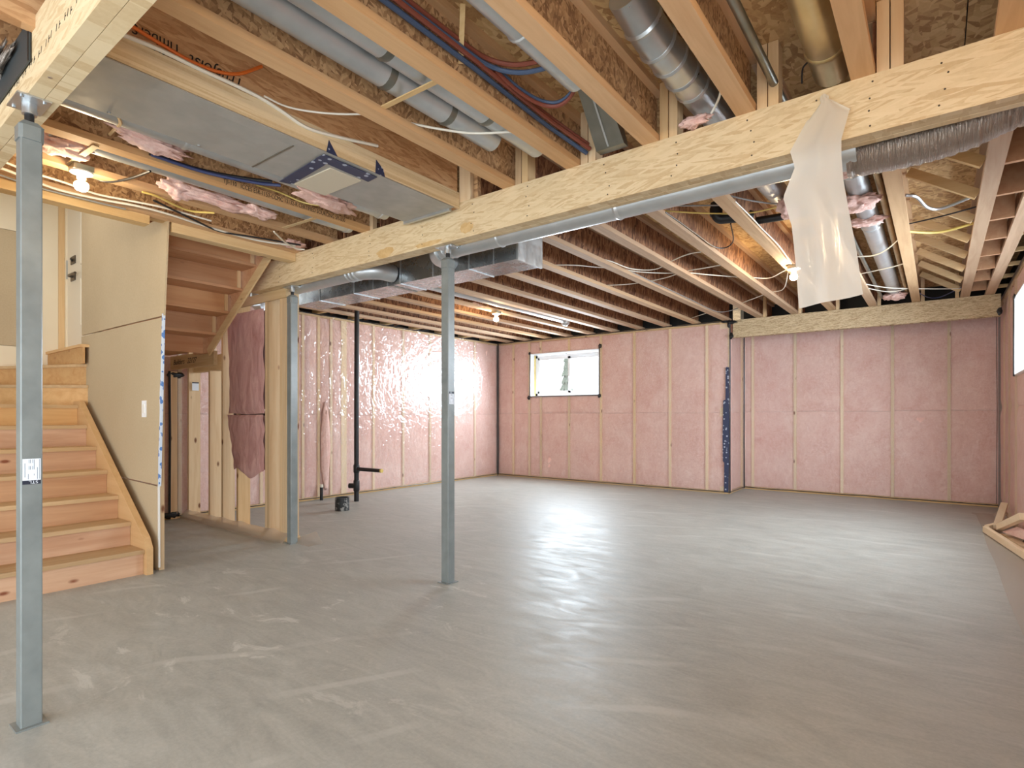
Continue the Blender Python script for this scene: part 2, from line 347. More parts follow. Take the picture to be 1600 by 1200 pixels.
def blob(name, c, size, mat, parent=None, rot=0.0, seed=0, sub=4, amp=0.35):
    bm = bmesh.new(); bmesh.ops.create_icosphere(bm, subdivisions=sub, radius=1.0)
    for vt in bm.verts:
        p = vt.co.copy(); k = 1 + amp * (noise.noise(p * 1.6 + Vector((seed, seed * 2.1, 0))) + 0.6 * noise.noise(p * 4 + Vector((seed, 3, 1))) + 0.45 * noise.noise(p * 9 + Vector((1, seed, 4))) + 0.3 * noise.noise(p * 19 + Vector((seed, 7, 2))))
        q = Vector((p.x * size[0], p.y * size[1], p.z * size[2])) * k
        vt.co = Matrix.Rotation(rot, 3, 'Z') @ q
    me = bpy.data.meshes.new(name); bm.to_mesh(me); bm.free(); me.materials.append(mat)
    for p in me.polygons: p.use_smooth = True
    o = bpy.data.objects.new(name, me); COL.objects.link(o)
    if parent is not None:
        off = Vector(c); q = parent
        while q is not None: off -= Vector(q.location); q = q.parent
        o.parent = parent; o.location = off
    else: o.location = c
    return o

# ------------------------------------------------------------------ main dimensions (metres, camera above the origin)
JB, JT = 2.67, 2.98            # joist bottom and top
XL, XR = -7.10, 0.63           # side wall inner faces
YB, YA, YN = 8.88, 9.70, -2.55 # back wall, alcove back wall, near wall
XA = -2.55                     # left side of the alcove

# ------------------------------------------------------------------ floor
fl = MB().box(-7.6, 1.0, -3.0, 10.1, -0.12, 0.0).build('floor', M['concrete'], base=(0, 0, 0)); struct(fl)

# ------------------------------------------------------------------ ceiling: subfloor panels and I-joists
ceil = empty('ceiling', (-3, 4, JB)); struct(ceil)
y = -2.6
for i in range(11):
    y1 = y + 1.215
    if y < 2.86 and y1 > 0.6: xs = [(-4.75, -2.35), (-2.345, 0.1), (0.105, 0.95)]
    else: xs = [(-7.5, -5.4), (-5.395, -2.96), (-2.955, -0.5), (-0.495, 0.95)]
    for a, b in xs: MB().box(a, b, y, y1, JT, JT + 0.019).build('subfloor_panel', M['subfloor'], ceil)
    y = y1 + 0.005
MB().box(-4.75, 1.0, -2.7, 10.2, JT + .0195, JT + .035).box(-7.6, -4.75, 2.86, 10.2, JT + .0195, JT + .035).box(-7.6, -4.75, -2.7, 0.6, JT + .0195, JT + .035).build('light_block_slab', M['rim'], ceil)  # unseen dark slab added to block sky light at panel seams
FW, FH = 0.090, 0.038
def joist(x, y0, y1, web, fl_m):
    j = MB().box(x - FW / 2, x + FW / 2, y0, y1, JB, JB + FH).box(x - FW / 2, x + FW / 2, y0, y1, JT - FH, JT).build('floor_joist', fl_m, ceil)
    MB().box(x - 0.006, x + 0.006, y0, y1, JB + FH, JT - FH).build('web', web, j)
    return j
FX = [0.22, -0.26, -0.745, -1.235, -1.72, -2.20, -3.16, -3.64, -4.12, -4.60]
front = {}
for x in FX: front[x] = joist(x, -2.5, 2.935, M['web'], M['flange'])
BX = [0.265, -0.225, -0.695, -1.175, -1.645, -2.12, -2.60, -3.08, -3.56, -4.035, -4.51, -4.99, -5.46, -5.93, -6.41, -6.85]
back = {}
for x in BX: back[x] = joist(x, 2.945, 9.66 if x > XA else 9.02, M['web_shaded'], M['flange_back'])
back[0.5] = joist(0.5, 2.945, 9.66, M['web_shaded'], M['flange_back'])
# solid strand joist beside the flat duct
sj = MB().box(-2.685, -2.637, -2.5, 2.85, 2.625, JT).build('strand_joist', M['lsl_side'], ceil)
MB().box(-2.637, -2.622, 0.69, 2.855, 2.625, 2.735).build('edge_board', M['lsl'], sj)
text('printed_lettering', 'TrusJoist', 0.075, (-2.6355, 1.36, 2.80), (0, -1, 0), (0, 0, -1), M['ink'], sj, 0.25, 0.9)
text('printed_lettering', 'TimberStrand', 0.062, (-2.6355, 1.08, 2.815), (0, -1, 0), (0, 0, -1), M['ink'], sj, 0.0, 0.9)
text('printed_lettering', '& C', 0.05, (-2.6355, 1.02, 2.762), (0, -1, 0), (0, 0, -1), M['ink'], sj, 0.0, 0.9)
text('printed_lettering', 'TJI-110   ICCES ESR-1153-CCMC 13132-R CERTIFIED SOURCING SFI-000', 0.041, (-3.5945, 1.72, 2.675), (0, 1, 0), (0, 0, 1), M['ink'], front[-3.64], 0.0, 0.72)
# squash blocks on the main beam, beside each joist
for x in (-0.26, -0.745, -1.235, -1.72, -2.20):
    MB().box(x + 0.05, x + 0.095, 2.868, 2.957, JB, JT - 0.002).build('squash_block', M['stud_z'], ceil)
    MB().box(x + 0.10, x + 0.145, 2.87, 2.955, JB, JT - 0.002).build('squash_block', M['stud_z'], ceil)
MB().box(-2.63, -2.53, 2.864, 2.90, JB, JT - 0.002).build('squash_block', M['stud_z'], ceil)
MB().box(-2.60, -2.50, 2.905, 2.94, JB, JT - 0.002).build('squash_block', M['web'], ceil)
MB().box(-3.60, -3.56, 2.87, 2.91, JB, JT - 0.002).build('squash_block', M['stud_z'], ceil)
# short blocks on the drop beam at the alcove and on the near edge of the right bay
for x in (-2.12, -1.645, -1.175, -0.695, -0.225):
    MB().box(x + 0.05, x + 0.088, 8.89, 8.97, JB, JT - 0.002).build('squash_block', M['stud_z'], ceil)
MB().box(0.17, 0.208, 8.89, 8.97, JB, JT - 0.002).build('squash_block', M['stud_z'], ceil)
# slanting braces in the last wide bay and level blocks beside the right wall
for k in range(9):
    yy = 3.72 + 0.6 * k
    MB().beam((-0.17, yy, 2.945), (0.213, yy, 2.695), 0.038, 0.062).build('joist_brace', M['stud_x'], ceil)
    MB().box(0.312, 0.452, yy + 0.02, yy + 0.055, JB + 0.005, 2.94).build('joist_block', M['soffit'], ceil)
    MB().box(0.548, 0.70, yy + 0.02, yy + 0.055, JB + 0.01, JB + 0.045).build('joist_block', M['stud_x'], ceil)
for k in range(8):
    yy = 4.1 + 0.62 * k
    MB().box(-7.22, -6.897, yy, yy + 0.045, JB + 0.002, JB + 0.09).build('joist_block', M['stud_x'], ceil)
    MB().box(-7.22, -6.897, yy + .3, yy + 0.32, JB + 0.04, JT - .04).build('joist_block', M['web_shaded'], ceil)
# dark rim behind the joist ends
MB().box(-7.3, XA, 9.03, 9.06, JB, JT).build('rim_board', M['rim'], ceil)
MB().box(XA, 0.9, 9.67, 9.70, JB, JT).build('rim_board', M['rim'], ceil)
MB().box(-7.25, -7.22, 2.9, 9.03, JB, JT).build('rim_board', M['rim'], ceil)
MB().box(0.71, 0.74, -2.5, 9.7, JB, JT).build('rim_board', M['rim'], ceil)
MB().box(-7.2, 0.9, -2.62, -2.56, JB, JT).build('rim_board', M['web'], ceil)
# trimmer under the edge of the stair opening
MB().box(-4.70, -4.60, 0.69, 1.67, 2.605, JB - 0.002).build('trimmer_board', M['stud_y'], ceil)
MB().box(-4.72, -4.62, 1.83, 2.855, 2.595, JB - 0.002).build('trimmer_board', M['stud_y'], ceil)
MB().box(-4.72, -4.66, 0.69, 2.855, JB + 0.001, JT).build('trimmer_joist', M['stud_y'], ceil)

# ------------------------------------------------------------------ insulated walls
def batt(parent, u0, u1, z0, z1, face, axis, sgn, seed):
    """soft bulging glass wool between studs; face = coordinate of the room side"""
    def fn(a, b):
        u = u0 + (u1 - u0) * a; z = z0 + (z1 - z0) * b
        e = min(a, 1 - a) * 2; e2 = min(b, 1 - b) * 2
        bul = 0.020 * (min(1, e * 3.2) ** 0.5) * (min(1, e2 * 9) ** 0.5) + 0.006 * noise.noise(Vector((u * 4 + seed, z * 3, seed)))
        d = face + sgn * (0.034 - bul)
        return (u, d, z) if axis == 'x' else (d, u, z)
    mb = MB().grid(fn, 8, 12)
    bk = face + sgn * 0.13
    if axis == 'x': mb.box(u0, u1, face + sgn * 0.036, bk, z0, z1)
    else: mb.box(face + sgn * 0.036, bk, u0, u1, z0, z1)
    return mb.build('insulation_batt', M['wool'], parent, True)

def insulated(parent, u0, u1, ztop, face, axis, sgn, studs, holes=(), seam=1.24, seed=0.0, double=()):
    """studs, batts, plates, clear film and black sealant beads; sgn = outward direction of the wall"""
    def bx(a, b, d0, d1, z0, z1, nm, mat):
        return (MB().box(a, b, face + sgn * d0, face + sgn * d1, z0, z1) if axis == 'x' else MB().box(face + sgn * d0, face + sgn * d1, a, b, z0, z1)).build(nm, mat, parent)
    along = M['stud_x'] if axis == 'x' else M['stud_y']
    bx(u0, u1, 0.012, 0.15, 0.0, 0.042, 'bottom_plate', along)
    bx(u0, u1, 0.012, 0.15, ztop - 0.045, ztop, 'top_plate', along)
    xs = sorted(studs)
    for x in xs:
        segs = [(0.042, ztop - 0.045)]
        for h in holes:
            if h[0] < x < h[1]: segs = [(0.042, h[2]), (h[3], ztop - 0.045)]
        wd = 0.048 if x in double else 0.019
        for a, b in segs: bx(x - wd, x + wd, 0.008, 0.15, a, b, 'stud', M['stud_pale'])
    edges = [u0] + xs + [u1]
    for i, (a, b) in enumerate(zip(edges[:-1], edges[1:])):
        a2 = a + (0.019 if i else 0.0); b2 = b - (0.019 if i < len(edges) - 2 else 0.0)
        if b2 - a2 < 0.04: continue
        sm = seam + 0.022 * noise.noise(Vector((i * 1.7, seed, 4)))
        for zz0, zz1 in ((0.044, sm), (sm + 0.003, ztop - 0.046)):
            inh = [h for h in holes if a2 < h[1] and b2 > h[0]]
            if inh:
                h = inh[0]
                for p, q in ((zz0, min(zz1, h[2])), (max(zz0, h[3]), zz1)):
                    if q - p > 0.05: batt(parent, a2, b2, p, q, face, axis, sgn, seed + i)
            else: batt(parent, a2, b2, zz0, zz1, face, axis, sgn, seed + i)
    def film_part(a, b, z0, z1):
        def fn(p, q):
            u = a + (b - a) * p; z = z0 + (z1 - z0) * q
            nd = min(abs(u - s) for s in xs + [a, b])
            d = 0.004 + 0.012 * noise.noise(Vector((u * 2.5 + seed, z * 1.7, seed))) * min(1, nd / 0.15) + 0.004 * noise.noise(Vector((u * 9, z * 7 + u * 5, seed)))
            return (u, face + sgn * d, z) if axis == 'x' else (face + sgn * d, u, z)
        return MB().grid(fn, max(4, int((b - a) / 0.07)), max(4, int((z1 - z0) / 0.07))).build('vapour_film', M['film'], parent, True)
    zb = 0.02
    if holes:
        h = holes[0]
        film_part(u0, h[0], zb, ztop); film_part(h[1], u1, zb, ztop); film_part(h[0], h[1], zb, h[2]); film_part(h[0], h[1], h[3], ztop)
    else: film_part(u0, u1, zb, ztop)
    # wavering sealant beads along the top and bottom
    for zc, r in ((ztop - 0.012, 0.007), (0.028, 0.005)):
        n = int((u1 - u0) / 0.12); pts = []
        for k in range(n + 1):
            u = u0 + (u1 - u0) * k / n; dz = 0.007 * noise.noise(Vector((u * 3, zc, seed))); dd = -0.002
            pts.append((u, face + sgn * dd, zc + dz) if axis == 'x' else (face + sgn * dd, u, zc + dz))
        MB().tube(pts, r, 5).build('sealant_bead', M['sealant'], parent)

WIN = (-6.30, -4.80, 1.575, 2.40)
wb = empty('wall_back', (-4.8, YB, 0)); struct(wb)
sb_ = [-6.72, -6.33, -6.06, -5.43, -4.77, -4.13, -3.50, -2.90]
insulated(wb, XL, XA, JB, YB, 'x', 1, sb_, [WIN], 1.25, 1.0)
MB().box(XL - .2, WIN[0], YB + 0.16, YB + 0.26, 0, JB).box(WIN[1], XA - 0.12, YB + 0.16, YB + 0.26, 0, JB).box(WIN[0], WIN[1], YB + 0.16, YB + 0.26, 0, WIN[2]).box(WIN[0], WIN[1], YB + 0.16, YB + 0.26, WIN[3], JB).build('foundation_wall', M['concrete'], wb)
for x, z, rr in ((-6.31, 2.41, 0.022), (-6.33, 1.555, 0.03), (-4.79, 1.56, 0.028), (-4.775, 2.44, 0.03)):
    blob('sealant_dab', (x, YB - 0.004, z), (rr, 0.008, rr * 1.3), M['sealant'], wb, 0, x, 3, 0.5)
MB().tube([(-6.305, YB - .002, 1.56), (-6.30, YB - .002, 2.41)], 0.009, 6).tube([(-4.795, YB - .002, 1.56), (-4.79, YB - .002, 2.43)], 0.007, 6).tube([(-6.31, YB - .002, 1.572), (-4.79, YB - .002, 1.572)], 0.007, 6).build('sealant_bead', M['sealant'], wb)
MB().tube([(XL + 0.012, YB - 0.012, 0.02), (XL + 0.016, YB - 0.012, 0.8), (XL + 0.010, YB - 0.012, 1.6), (XL + 0.014, YB - 0.012, 2.66)], 0.010, 6).build('sealant_bead', M['sealant'], wb)

# back window: white reveal, slider frame, two panes
w1 = empty('window_1', (-5.55, YB, 1.575)); struct(w1)
x0, x1, z0, z1 = WIN
yf = YB + 0.15
MB().box(x0, x0 + 0.012, YB + 0.0, yf + 0.09, z0, z1).box(x1 - 0.012, x1, YB, yf + 0.09, z0, z1).box(x0, x1, YB, yf + 0.09, z0, z0 + 0.012).box(x0, x1, YB, yf + 0.09, z1 - 0.012, z1).build('window_reveal', M['white'], w1)
MB().tube([(x0 + 0.016, yf - 0.01, z0 + 0.02), (x0 + 0.02, yf - 0.012, 1.85), (x0 + 0.014, yf - 0.01, 2.1), (x0 + 0.02, yf - 0.012, z1 - 0.02)], 0.014, 6).build('foam_bead', M['sheath_yellow'], w1)
fx0, fx1, fz0, fz1 = x0 + 0.03, x1 - 0.03, z0 + 0.02, z1 - 0.03
MB().box(fx0, fx0 + 0.045, yf, yf + 0.07, fz0, fz1).box(fx1 - 0.045, fx1, yf, yf + 0.07, fz0, fz1).box(fx0, fx1, yf, yf + 0.07, fz0, fz0 + 0.04).box(fx0, fx1, yf, yf + 0.07, fz1 - 0.045, fz1).build('window_frame', M['white'], w1)
xm = (fx0 + fx1) / 2 + 0.03
def sash(a, b, yy):
    s = MB().box(a, a + 0.038, yy, yy + 0.03, fz0 + 0.04, fz1 - 0.045).box(b - 0.038, b, yy, yy + 0.03, fz0 + 0.04, fz1 - 0.045).box(a, b, yy, yy + 0.03, fz0 + 0.04, fz0 + 0.085).box(a, b, yy, yy + 0.03, fz1 - 0.085, fz1 - 0.045).build('window_sash', M['white'], w1)
    MB().box(a + 0.038, b - 0.038, yy + 0.012, yy + 0.016, fz0 + 0.085, fz1 - 0.085).build('pane', M['glass'], s)
sash(fx0 + 0.045, xm + 0.02, yf + 0.005); sash(xm - 0.02, fx1 - 0.045, yf + 0.037)

# alcove wall
wa = empty('wall_alcove', (-1, YA, 0)); struct(wa)
insulated(wa, XA, XR, JB, YA, 'x', 1, [-2.42, -1.79, -1.15, -0.52, 0.12], (), 1.27, 5.0)
MB().box(XA - .1, XR + .1, YA + 0.16, YA + 0.26, 0, JT).build('foundation_wall', M['concrete'], wa)
MB().tube([(XR - 0.02, YA - 0.01, 0.05), (XR - 0.014, YA - 0.01, 1.3), (XR - 0.02, YA - 0.01, 2.5)], 0.0035, 6).build('sealant_bead', M['sealant'], wa)
# short return wall between back wall and alcove, with taped corner
wr = empty('wall_return', (XA, 9.3, 0)); struct(wr)
insulated(wr, YB + 0.0, YA, JB, XA, 'y', -1, [YB + 0.04, YA - 0.06], (), 1.25, 9.0)
for yy in (YB - .004, YA - 0.03): MB().tube([(XA + 0.012, yy, 0.02), (XA + 0.008, yy, 0.9), (XA + 0.012, yy, 1.7), (XA + 0.009, yy, 2.64)], 0.009, 6).build('sealant_bead', M['sealant'], wr)
tp = MB()
pts = [(-2.628, 0.03), (-2.56, 0.03), (-2.553, 0.5), (-2.553, 1.2), (-2.556, 1.95), (-2.603, 1.95), (-2.607, 1.45), (-2.64, 1.44), (-2.65, 0.9), (-2.645, 0.5), (-2.625, 0.48)]
tp.prism([(a, YB - 0.012, b) for a, b in pts], (0, 0.003, 0)); tp.box(XA + 0.006, XA + 0.010, YB - 0.012, YB + 0.03, 0.03, 1.95)
o = tp.build('corner_tape', M['tape'], wr); o['label'] = 'navy tape strip with pale marks'
for c, s in (((-2.60, YB - .012, 2.655), (0.07, 0.012, 0.022)), ((-2.55, YB - .03, 2.61), (0.022, 0.012, 0.05)), ((-2.50, YB - .032, 2.63), (0.07, 0.010, 0.022)), ((-2.515, YB - .032, 2.42), (0.03, 0.012, 0.04))):
    blob('sealant_dab', c, s, M['sealant'], wr, 0, c[0] * 7, 3, 0.6)

# left wall
wl = empty('wall_left', (XL, 5.8, 0)); struct(wl)
insulated(wl, 1.95, YB, JB, XL, 'y', -1, [2.35, 2.90, 3.3, 3.9, 4.51, 4.76, 4.97, 5.19, 5.75, 6.37, 6.99, 7.6, 8.19], (), 1.22, 13.0, (5.19,))
MB().box(XL - 0.26, XL - 0.16, 1.95, YB + .2, 0, JB).build('foundation_wall', M['concrete'], wl)
MB().box(-7.55, -7.505, YN - .1, 0.2, 0, JT).box(-7.55, -7.505, 0.2, 1.96, 0, 1.3).build('wall_panel', M['drywall'], wl)
blob('insulation_bulge', (XL + 0.005, 4.86, 0.75), (0.03, 0.075, 0.62), M['wool'], wl, 0, 2, 4, 0.12)
MB().tube([(XL + 0.01, 2.78, 0.03), (XL + 0.012, 2.785, 1.0), (XL + 0.01, 2.78, 1.72)], 0.014, 6).build('sealant_bead', M['sealant'], wl)
MB().box(XL - .01, XL + .02, 2.79, 2.86, 0.0, 1.72).build('corner_stud', M['stud_z'], wl)
blob('sealant_dab', (XL + 0.012, 2.84, 1.68), (0.012, 0.09, 0.035), M['sealant'], wl, 0, 4, 3, 0.4)
blob('sealant_dab', (XL + 0.012, 2.80, 0.05), (0.015, 0.09, 0.04), M['sealant'], wl, 0, 5, 3, 0.4)

# right wall with window
W2 = (4.65, 7.78, 1.62, 2.43)  # near stretch lengthened out of view to admit more daylight
wrt = empty('wall_right', (XR, 4, 0)); struct(wrt)
insulated(wrt, 1.6, YA, JB, XR, 'y', 1, [2.2, 2.8, 3.4, 4.0, 4.6, 5.2, 5.8, 6.2, 7.0, 7.83, 8.5, 9.1], [W2], 1.3, 21.0)
y0, y1, z0, z1 = W2
MB().box(XR + 0.16, XR + 0.26, 1.5, y0, 0, JB).box(XR + 0.16, XR + 0.26, y1, YA + .2, 0, JB).box(XR + 0.16, XR + 0.26, y0, y1, 0, z0).box(XR + 0.16, XR + 0.26, y0, y1, z1, JB).build('foundation_wall', M['concrete'], wrt)
MB().box(XR + 0.02, XR + 0.2, -2.6, -2.3, 0, JB).box(XR + 0.02, XR + 0.2, -0.3, 1.55, 0, JB).box(XR + 0.02, XR + 0.2, -2.3, -0.3, 2.2, JB).build('wall_panel', M['drywall'], wrt)
for y_ in (y0, y1): MB().tube([(XR - .004, y_, z0 - 0.01), (XR - .004, y_, z1 + 0.01)], 0.009, 6).build('sealant_bead', M['sealant'], wrt)
blob('sealant_dab', (XR - 0.006, y1 - 0.06, z1 + 0.0), (0.01, 0.10, 0.02), M['sealant'], wrt, 0, 4, 3, 0.5)
blob('sealant_dab', (XR - 0.045, YB - 0.02, 2.45), (0.022, 0.012, 0.035), M['sealant'], wrt, 0, 8, 3, 0.6)
w2 = empty('window_2', (XR, 7.0, z0)); struct(w2)
MB().box(XR, XR + 0.24, y0, y0 + 0.012, z0, z1).box(XR, XR + 0.24, y1 - 0.012, y1, z0, z1).box(XR, XR + 0.24, y0, y1, z0, z0 + 0.012).box(XR, XR + 0.24, y0, y1, z1 - 0.012, z1).build('window_reveal', M['white'], w2)
xf = XR + 0.16
MB().box(xf, xf + .06, y0 + .012, y0 + .07, z0 + .012, z1 - .012).box(xf, xf + .06, y1 - .07, y1 - .012, z0 + .012, z1 - .012).box(xf, xf + .06, y0, y1, z0 + .012, z0 + .06).box(xf, xf + .06, y0, y1, z1 - .07, z1 - .012).box(xf, xf + .06, (y0 + y1) / 2 - .025, (y0 + y1) / 2 + .025, z0, z1).build('window_frame', M['white'], w2)
for a, b in ((y0 + .07, (y0 + y1) / 2 - .025), ((y0 + y1) / 2 + .025, y1 - .07)): MB().box(xf + .028, xf + .033, a, b, z0 + .06, z1 - .07).build('pane', M['glass'], w2)
# near wall with a wide opening behind the camera
wn = MB().box(-7.55, -5.3, YN - .1, YN, 0, JB).box(0.5, 0.83, YN - .1, YN, 0, JB).box(-5.3, 0.5, YN - .1, YN, 2.4, JB).build('wall_near', M['drywall_cream']); struct(wn)

# ------------------------------------------------------------------ beams
def nails(parent, spots, face_y):
    for x, z in spots: MB().tube([(x, face_y - 0.0015, z), (x, face_y + 0.004, z)], 0.0042, 6).build('nail_head', M['bronze'], parent)
mb_ = empty('timber_beam', (-2.3, 2.93, 2.42)); tag(mb_, 'long pale strand timber beam crossing the room on the middle grey post', 'beam')
MB().box(-5.42, 0.95, 2.86, 2.8975, 2.42, JB).build('beam_ply', M['lsl'], mb_)
MB().box(-5.42, 0.95, 2.899, 2.9365, 2.421, JB).build('beam_ply', M['lsl'], mb_)
MB().box(-5.42, 0.95, 2.938, 2.9755, 2.42, JB).build('beam_ply', M['lsl'], mb_)
sp = []
for x in [-4.9, -4.35, -3.6, -2.98, -2.5, -2.05, -1.5, -1.1, -0.72, -0.42, -0.22, 0.02]:
    for z in (2.46, 2.51, 2.575, 2.63): sp.append((x + R.uniform(-.02, .02), z + R.uniform(-.012, .012)))
nails(mb_, sp, 2.86)
def stain(parent, pts, y, nm='water_stain'):
    return MB().prism([(a, y - 0.0008, b) for a, b in pts], (0, 0.0006, 0)).build(nm, M['stain'], parent)
t = NT('amber_water_stain'); n = t.noise(t.coord(), 30, 3); t.base(t.ramp(n, [(0.3, (200, 160, 104)), (0.7, (216, 184, 132))])); t.rough(0.6); M['stain'] = t.m
def ragged(x0, x1, z0, z1, seed, n=18):
    return [((x0 + x1) / 2 + (x1 - x0) / 2 * math.cos(a) * (1 + .35 * noise.noise(Vector((math.cos(a) * 2, math.sin(a) * 2, seed)))), (z0 + z1) / 2 + (z1 - z0) / 2 * math.sin(a) * (1 + .45 * noise.noise(Vector((math.cos(a) * 2, math.sin(a) * 2, seed + 5))))) for a in [2 * math.pi * k / n for k in range(n)]]
stain(mb_, ragged(-3.50, -3.30, 2.425, 2.50, 1), 2.86); stain(mb_, ragged(-3.06, -2.80, 2.425, 2.462, 2), 2.86); stain(mb_, ragged(-2.62, -2.5, 2.45, 2.52, 3), 2.86)

nb = empty('timber_beam', (-2.6, 0.63, 2.42)); tag(nb, 'near strand timber beam in the upper left corner above the foremost grey post', 'beam')
MB().box(-4.75, 0.62, 0.583, 0.632, 2.42, JB).build('beam_ply', M['lsl'], nb)
MB().box(-4.75, 0.62, 0.634, 0.682, 2.42, JB).build('beam_ply', M['lsl'], nb)
mk = MB()
for k in range(34):
    x = -3.05 + k * 0.030
    if k % 7 in (0, 3): continue
    z = 2.505 + R.uniform(-.006, .006); mk.prism([(x, 0.5825, z), (x + .006, 0.5825, z), (x + .014, 0.5825, z + .022), (x + .008, 0.5825, z + .022)], (0, 0.0004, 0))
    if k % 2: mk.prism([(x + .008, 0.5825, z + .008), (x + .02, 0.5825, z + .008), (x + .02, 0.5825, z + .012), (x + .008, 0.5825, z + .012)], (0, 0.0004, 0))
o = mk.build('printed_lettering', M['ink'], nb); o['kind'] = 'stuff'; o['label'] = 'blurred black printed lettering'
MB().tube([(-2.55, 0.605, 2.419), (-2.55, 0.605, 2.426)], 0.007, 8).build('nail_head', M['zinc'], nb)
mem = empty('membrane_sheet', (-3.2, 0.57, 2.515)); tag(mem, 'dark grey membrane sheet with crumpled silver foil on the near timber beam', 'membrane')
MB().box(-3.9, -2.682, 0.574, 0.579, 2.517, JB - .002).build('sheet', M['membrane'], mem)
MB().box(-2.694, -2.682, 0.571, 0.574, 2.517, JB - .002).build('sheet_edge', M['black'], mem)
blob('foil_crumple', (-3.16, 0.55, 2.64), (0.26, 0.02, 0.035), M['foil'], mem, 0, 3, 4, 0.7)

db = empty('timber_beam', (-1.0, 8.93, 2.40)); tag(db, 'short rough strand timber beam spanning the recessed far wall at right', 'beam')
MB().box(-2.50, 0.60, 8.885, 8.975, 2.40, JB - 0.004).build('beam_ply', M['lsl_drop'], db)

# ------------------------------------------------------------------ steel posts
def post(x, y, ztop, half, label, plate_x=0.08, turn=0.0):
    p = empty('steel_post', (x, y, 0)); tag(p, label, 'post', 'grey adjustable steel posts')
    def sq(h, z0, z1, ch=0.0):
        c = ch or h * .12
        return [(x - h + c, y - h), (x + h - c, y - h), (x + h, y - h + c), (x + h, y + h - c), (x + h - c, y + h), (x - h + c, y + h), (x - h, y + h - c), (x - h, y - h + c)], z0, z1
    def col(h, z0, z1, nm, ch=0.0):
        pts, a, b = sq(h, z0, z1, ch); return MB().prism([(q[0], q[1], a) for q in pts], (0, 0, b - a)).build(nm, M['post'], p)
    zc = ztop - 0.105
    MB().box(x - half * 1.5, x + half * 1.5, y - half * 1.5, y + half * 1.5, 0, 0.006).build('base_plate', M['post'], p)
    col(half, 0.006, zc - 0.05, 'shaft')
    col(half * 1.16, zc - 0.05, zc + 0.004, 'cap', half * .35)
    c2 = MB(); h = half * 1.14; k = half * 0.62
    c2.add([(x - h, y - h, zc + .004), (x + h, y - h, zc + .004), (x + h, y + h, zc + .004), (x - h, y + h, zc + .004), (x - k, y - k, zc + .026), (x + k, y - k, zc + .026), (x + k, y + k, zc + .026), (x - k, y + k, zc + .026)],
           [(0, 3, 2, 1), (4, 5, 6, 7), (0, 1, 5, 4), (1, 2, 6, 5), (2, 3, 7, 6), (3, 0, 4, 7)]); c2.build('cap_taper', M['post'], p)
    MB().tube([(x, y, zc + .024), (x, y, ztop - .044)], 0.0155, 14).build('threaded_rod', M['black'], p, True)
    MB().tube([(x, y, ztop - .048), (x, y, ztop - .006)], 0.024, 16).build('collar', M['galv'], p, True)
    MB().box(x - plate_x, x + plate_x, y - 0.052, y + 0.052, ztop - 0.007, ztop - 0.001).build('top_plate', M['galv'], p)
    for sx in (-1, 1):
        for sy in (-1, 1): MB().tube([(x + sx * (plate_x - .02), y + sy * .034, ztop - .013), (x + sx * (plate_x - .02), y + sy * .034, ztop - .007)], 0.006, 6).build('bolt_head', M['zinc'], p)
    return p
def sticker(p, x, y0, y1, z0, z1, flip, big):
    s = MB().box(x, x + 0.0008, y0, y1, z0, z1).build('sticker', M['label'], p)
    h = (z1 - z0) * 0.2
    if flip:
        MB().box(x + .0005, x + 0.0013, y0, y1, z0 - h * .9, z0).build('sticker_band', M['label_navy'], s)
        text('lettering', 'STL', h * .95, (x + .0016, y1 - .008, z0 - h * .12), (0, -1, 0), (0, 0, -1), M['label'], s, 0, 1.15)
    else:
        MB().box(x + .0005, x + 0.0013, y0, y1, z1, z1 + h).build('sticker_band', M['label_navy'], s)
        text('lettering', 'STL', h * .95, (x + .0016, y0 + .008, z1 + h * .15), (0, 1, 0), (0, 0, 1), M['label'], s, 0, 1.0)
    ln = MB(); wd = y1 - y0
    for a, q0, q1 in ((.12, .15, .8), (.34, .5, .66), (.34, .8, .97), (.42, .5, .66), (.42, .8, .97), (.54, .5, .66), (.54, .8, .97), (.62, .5, .97), (.62, .22, .3), (.8, .05, .6), (.92, .05, .97), (.3, .05, .3)):
        ln.box(x + .0008, x + .0013, y0 + wd * a, y0 + wd * (a + .03), z0 + (z1 - z0) * q0, z0 + (z1 - z0) * q1)
    o = ln.build('sticker_print', M['label_grey'], s); o['kind'] = 'stuff'
p1 = post(-2.82, 0.605, 2.42, 0.0335, 'foremost grey steel post at far left in front of the stairs')
sticker(p1, -2.7862, 0.577, 0.632, 0.952, 1.035, True, True)
p2 = post(-2.82, 2.95, 2.42, 0.035, 'grey steel post standing alone under the middle of the long beam')
sticker(p2, -2.7847, 2.925, 2.975, 1.285, 1.36, False, False)
p3 = post(-4.86, 2.97, 2.42, 0.035, 'grey steel post against the end of the open stud partition')
MB().box(-4.9105, -4.9095 + 0.0, 2.945, 2.965, 1.17, 1.30).build('sticker', M['label'], p3)

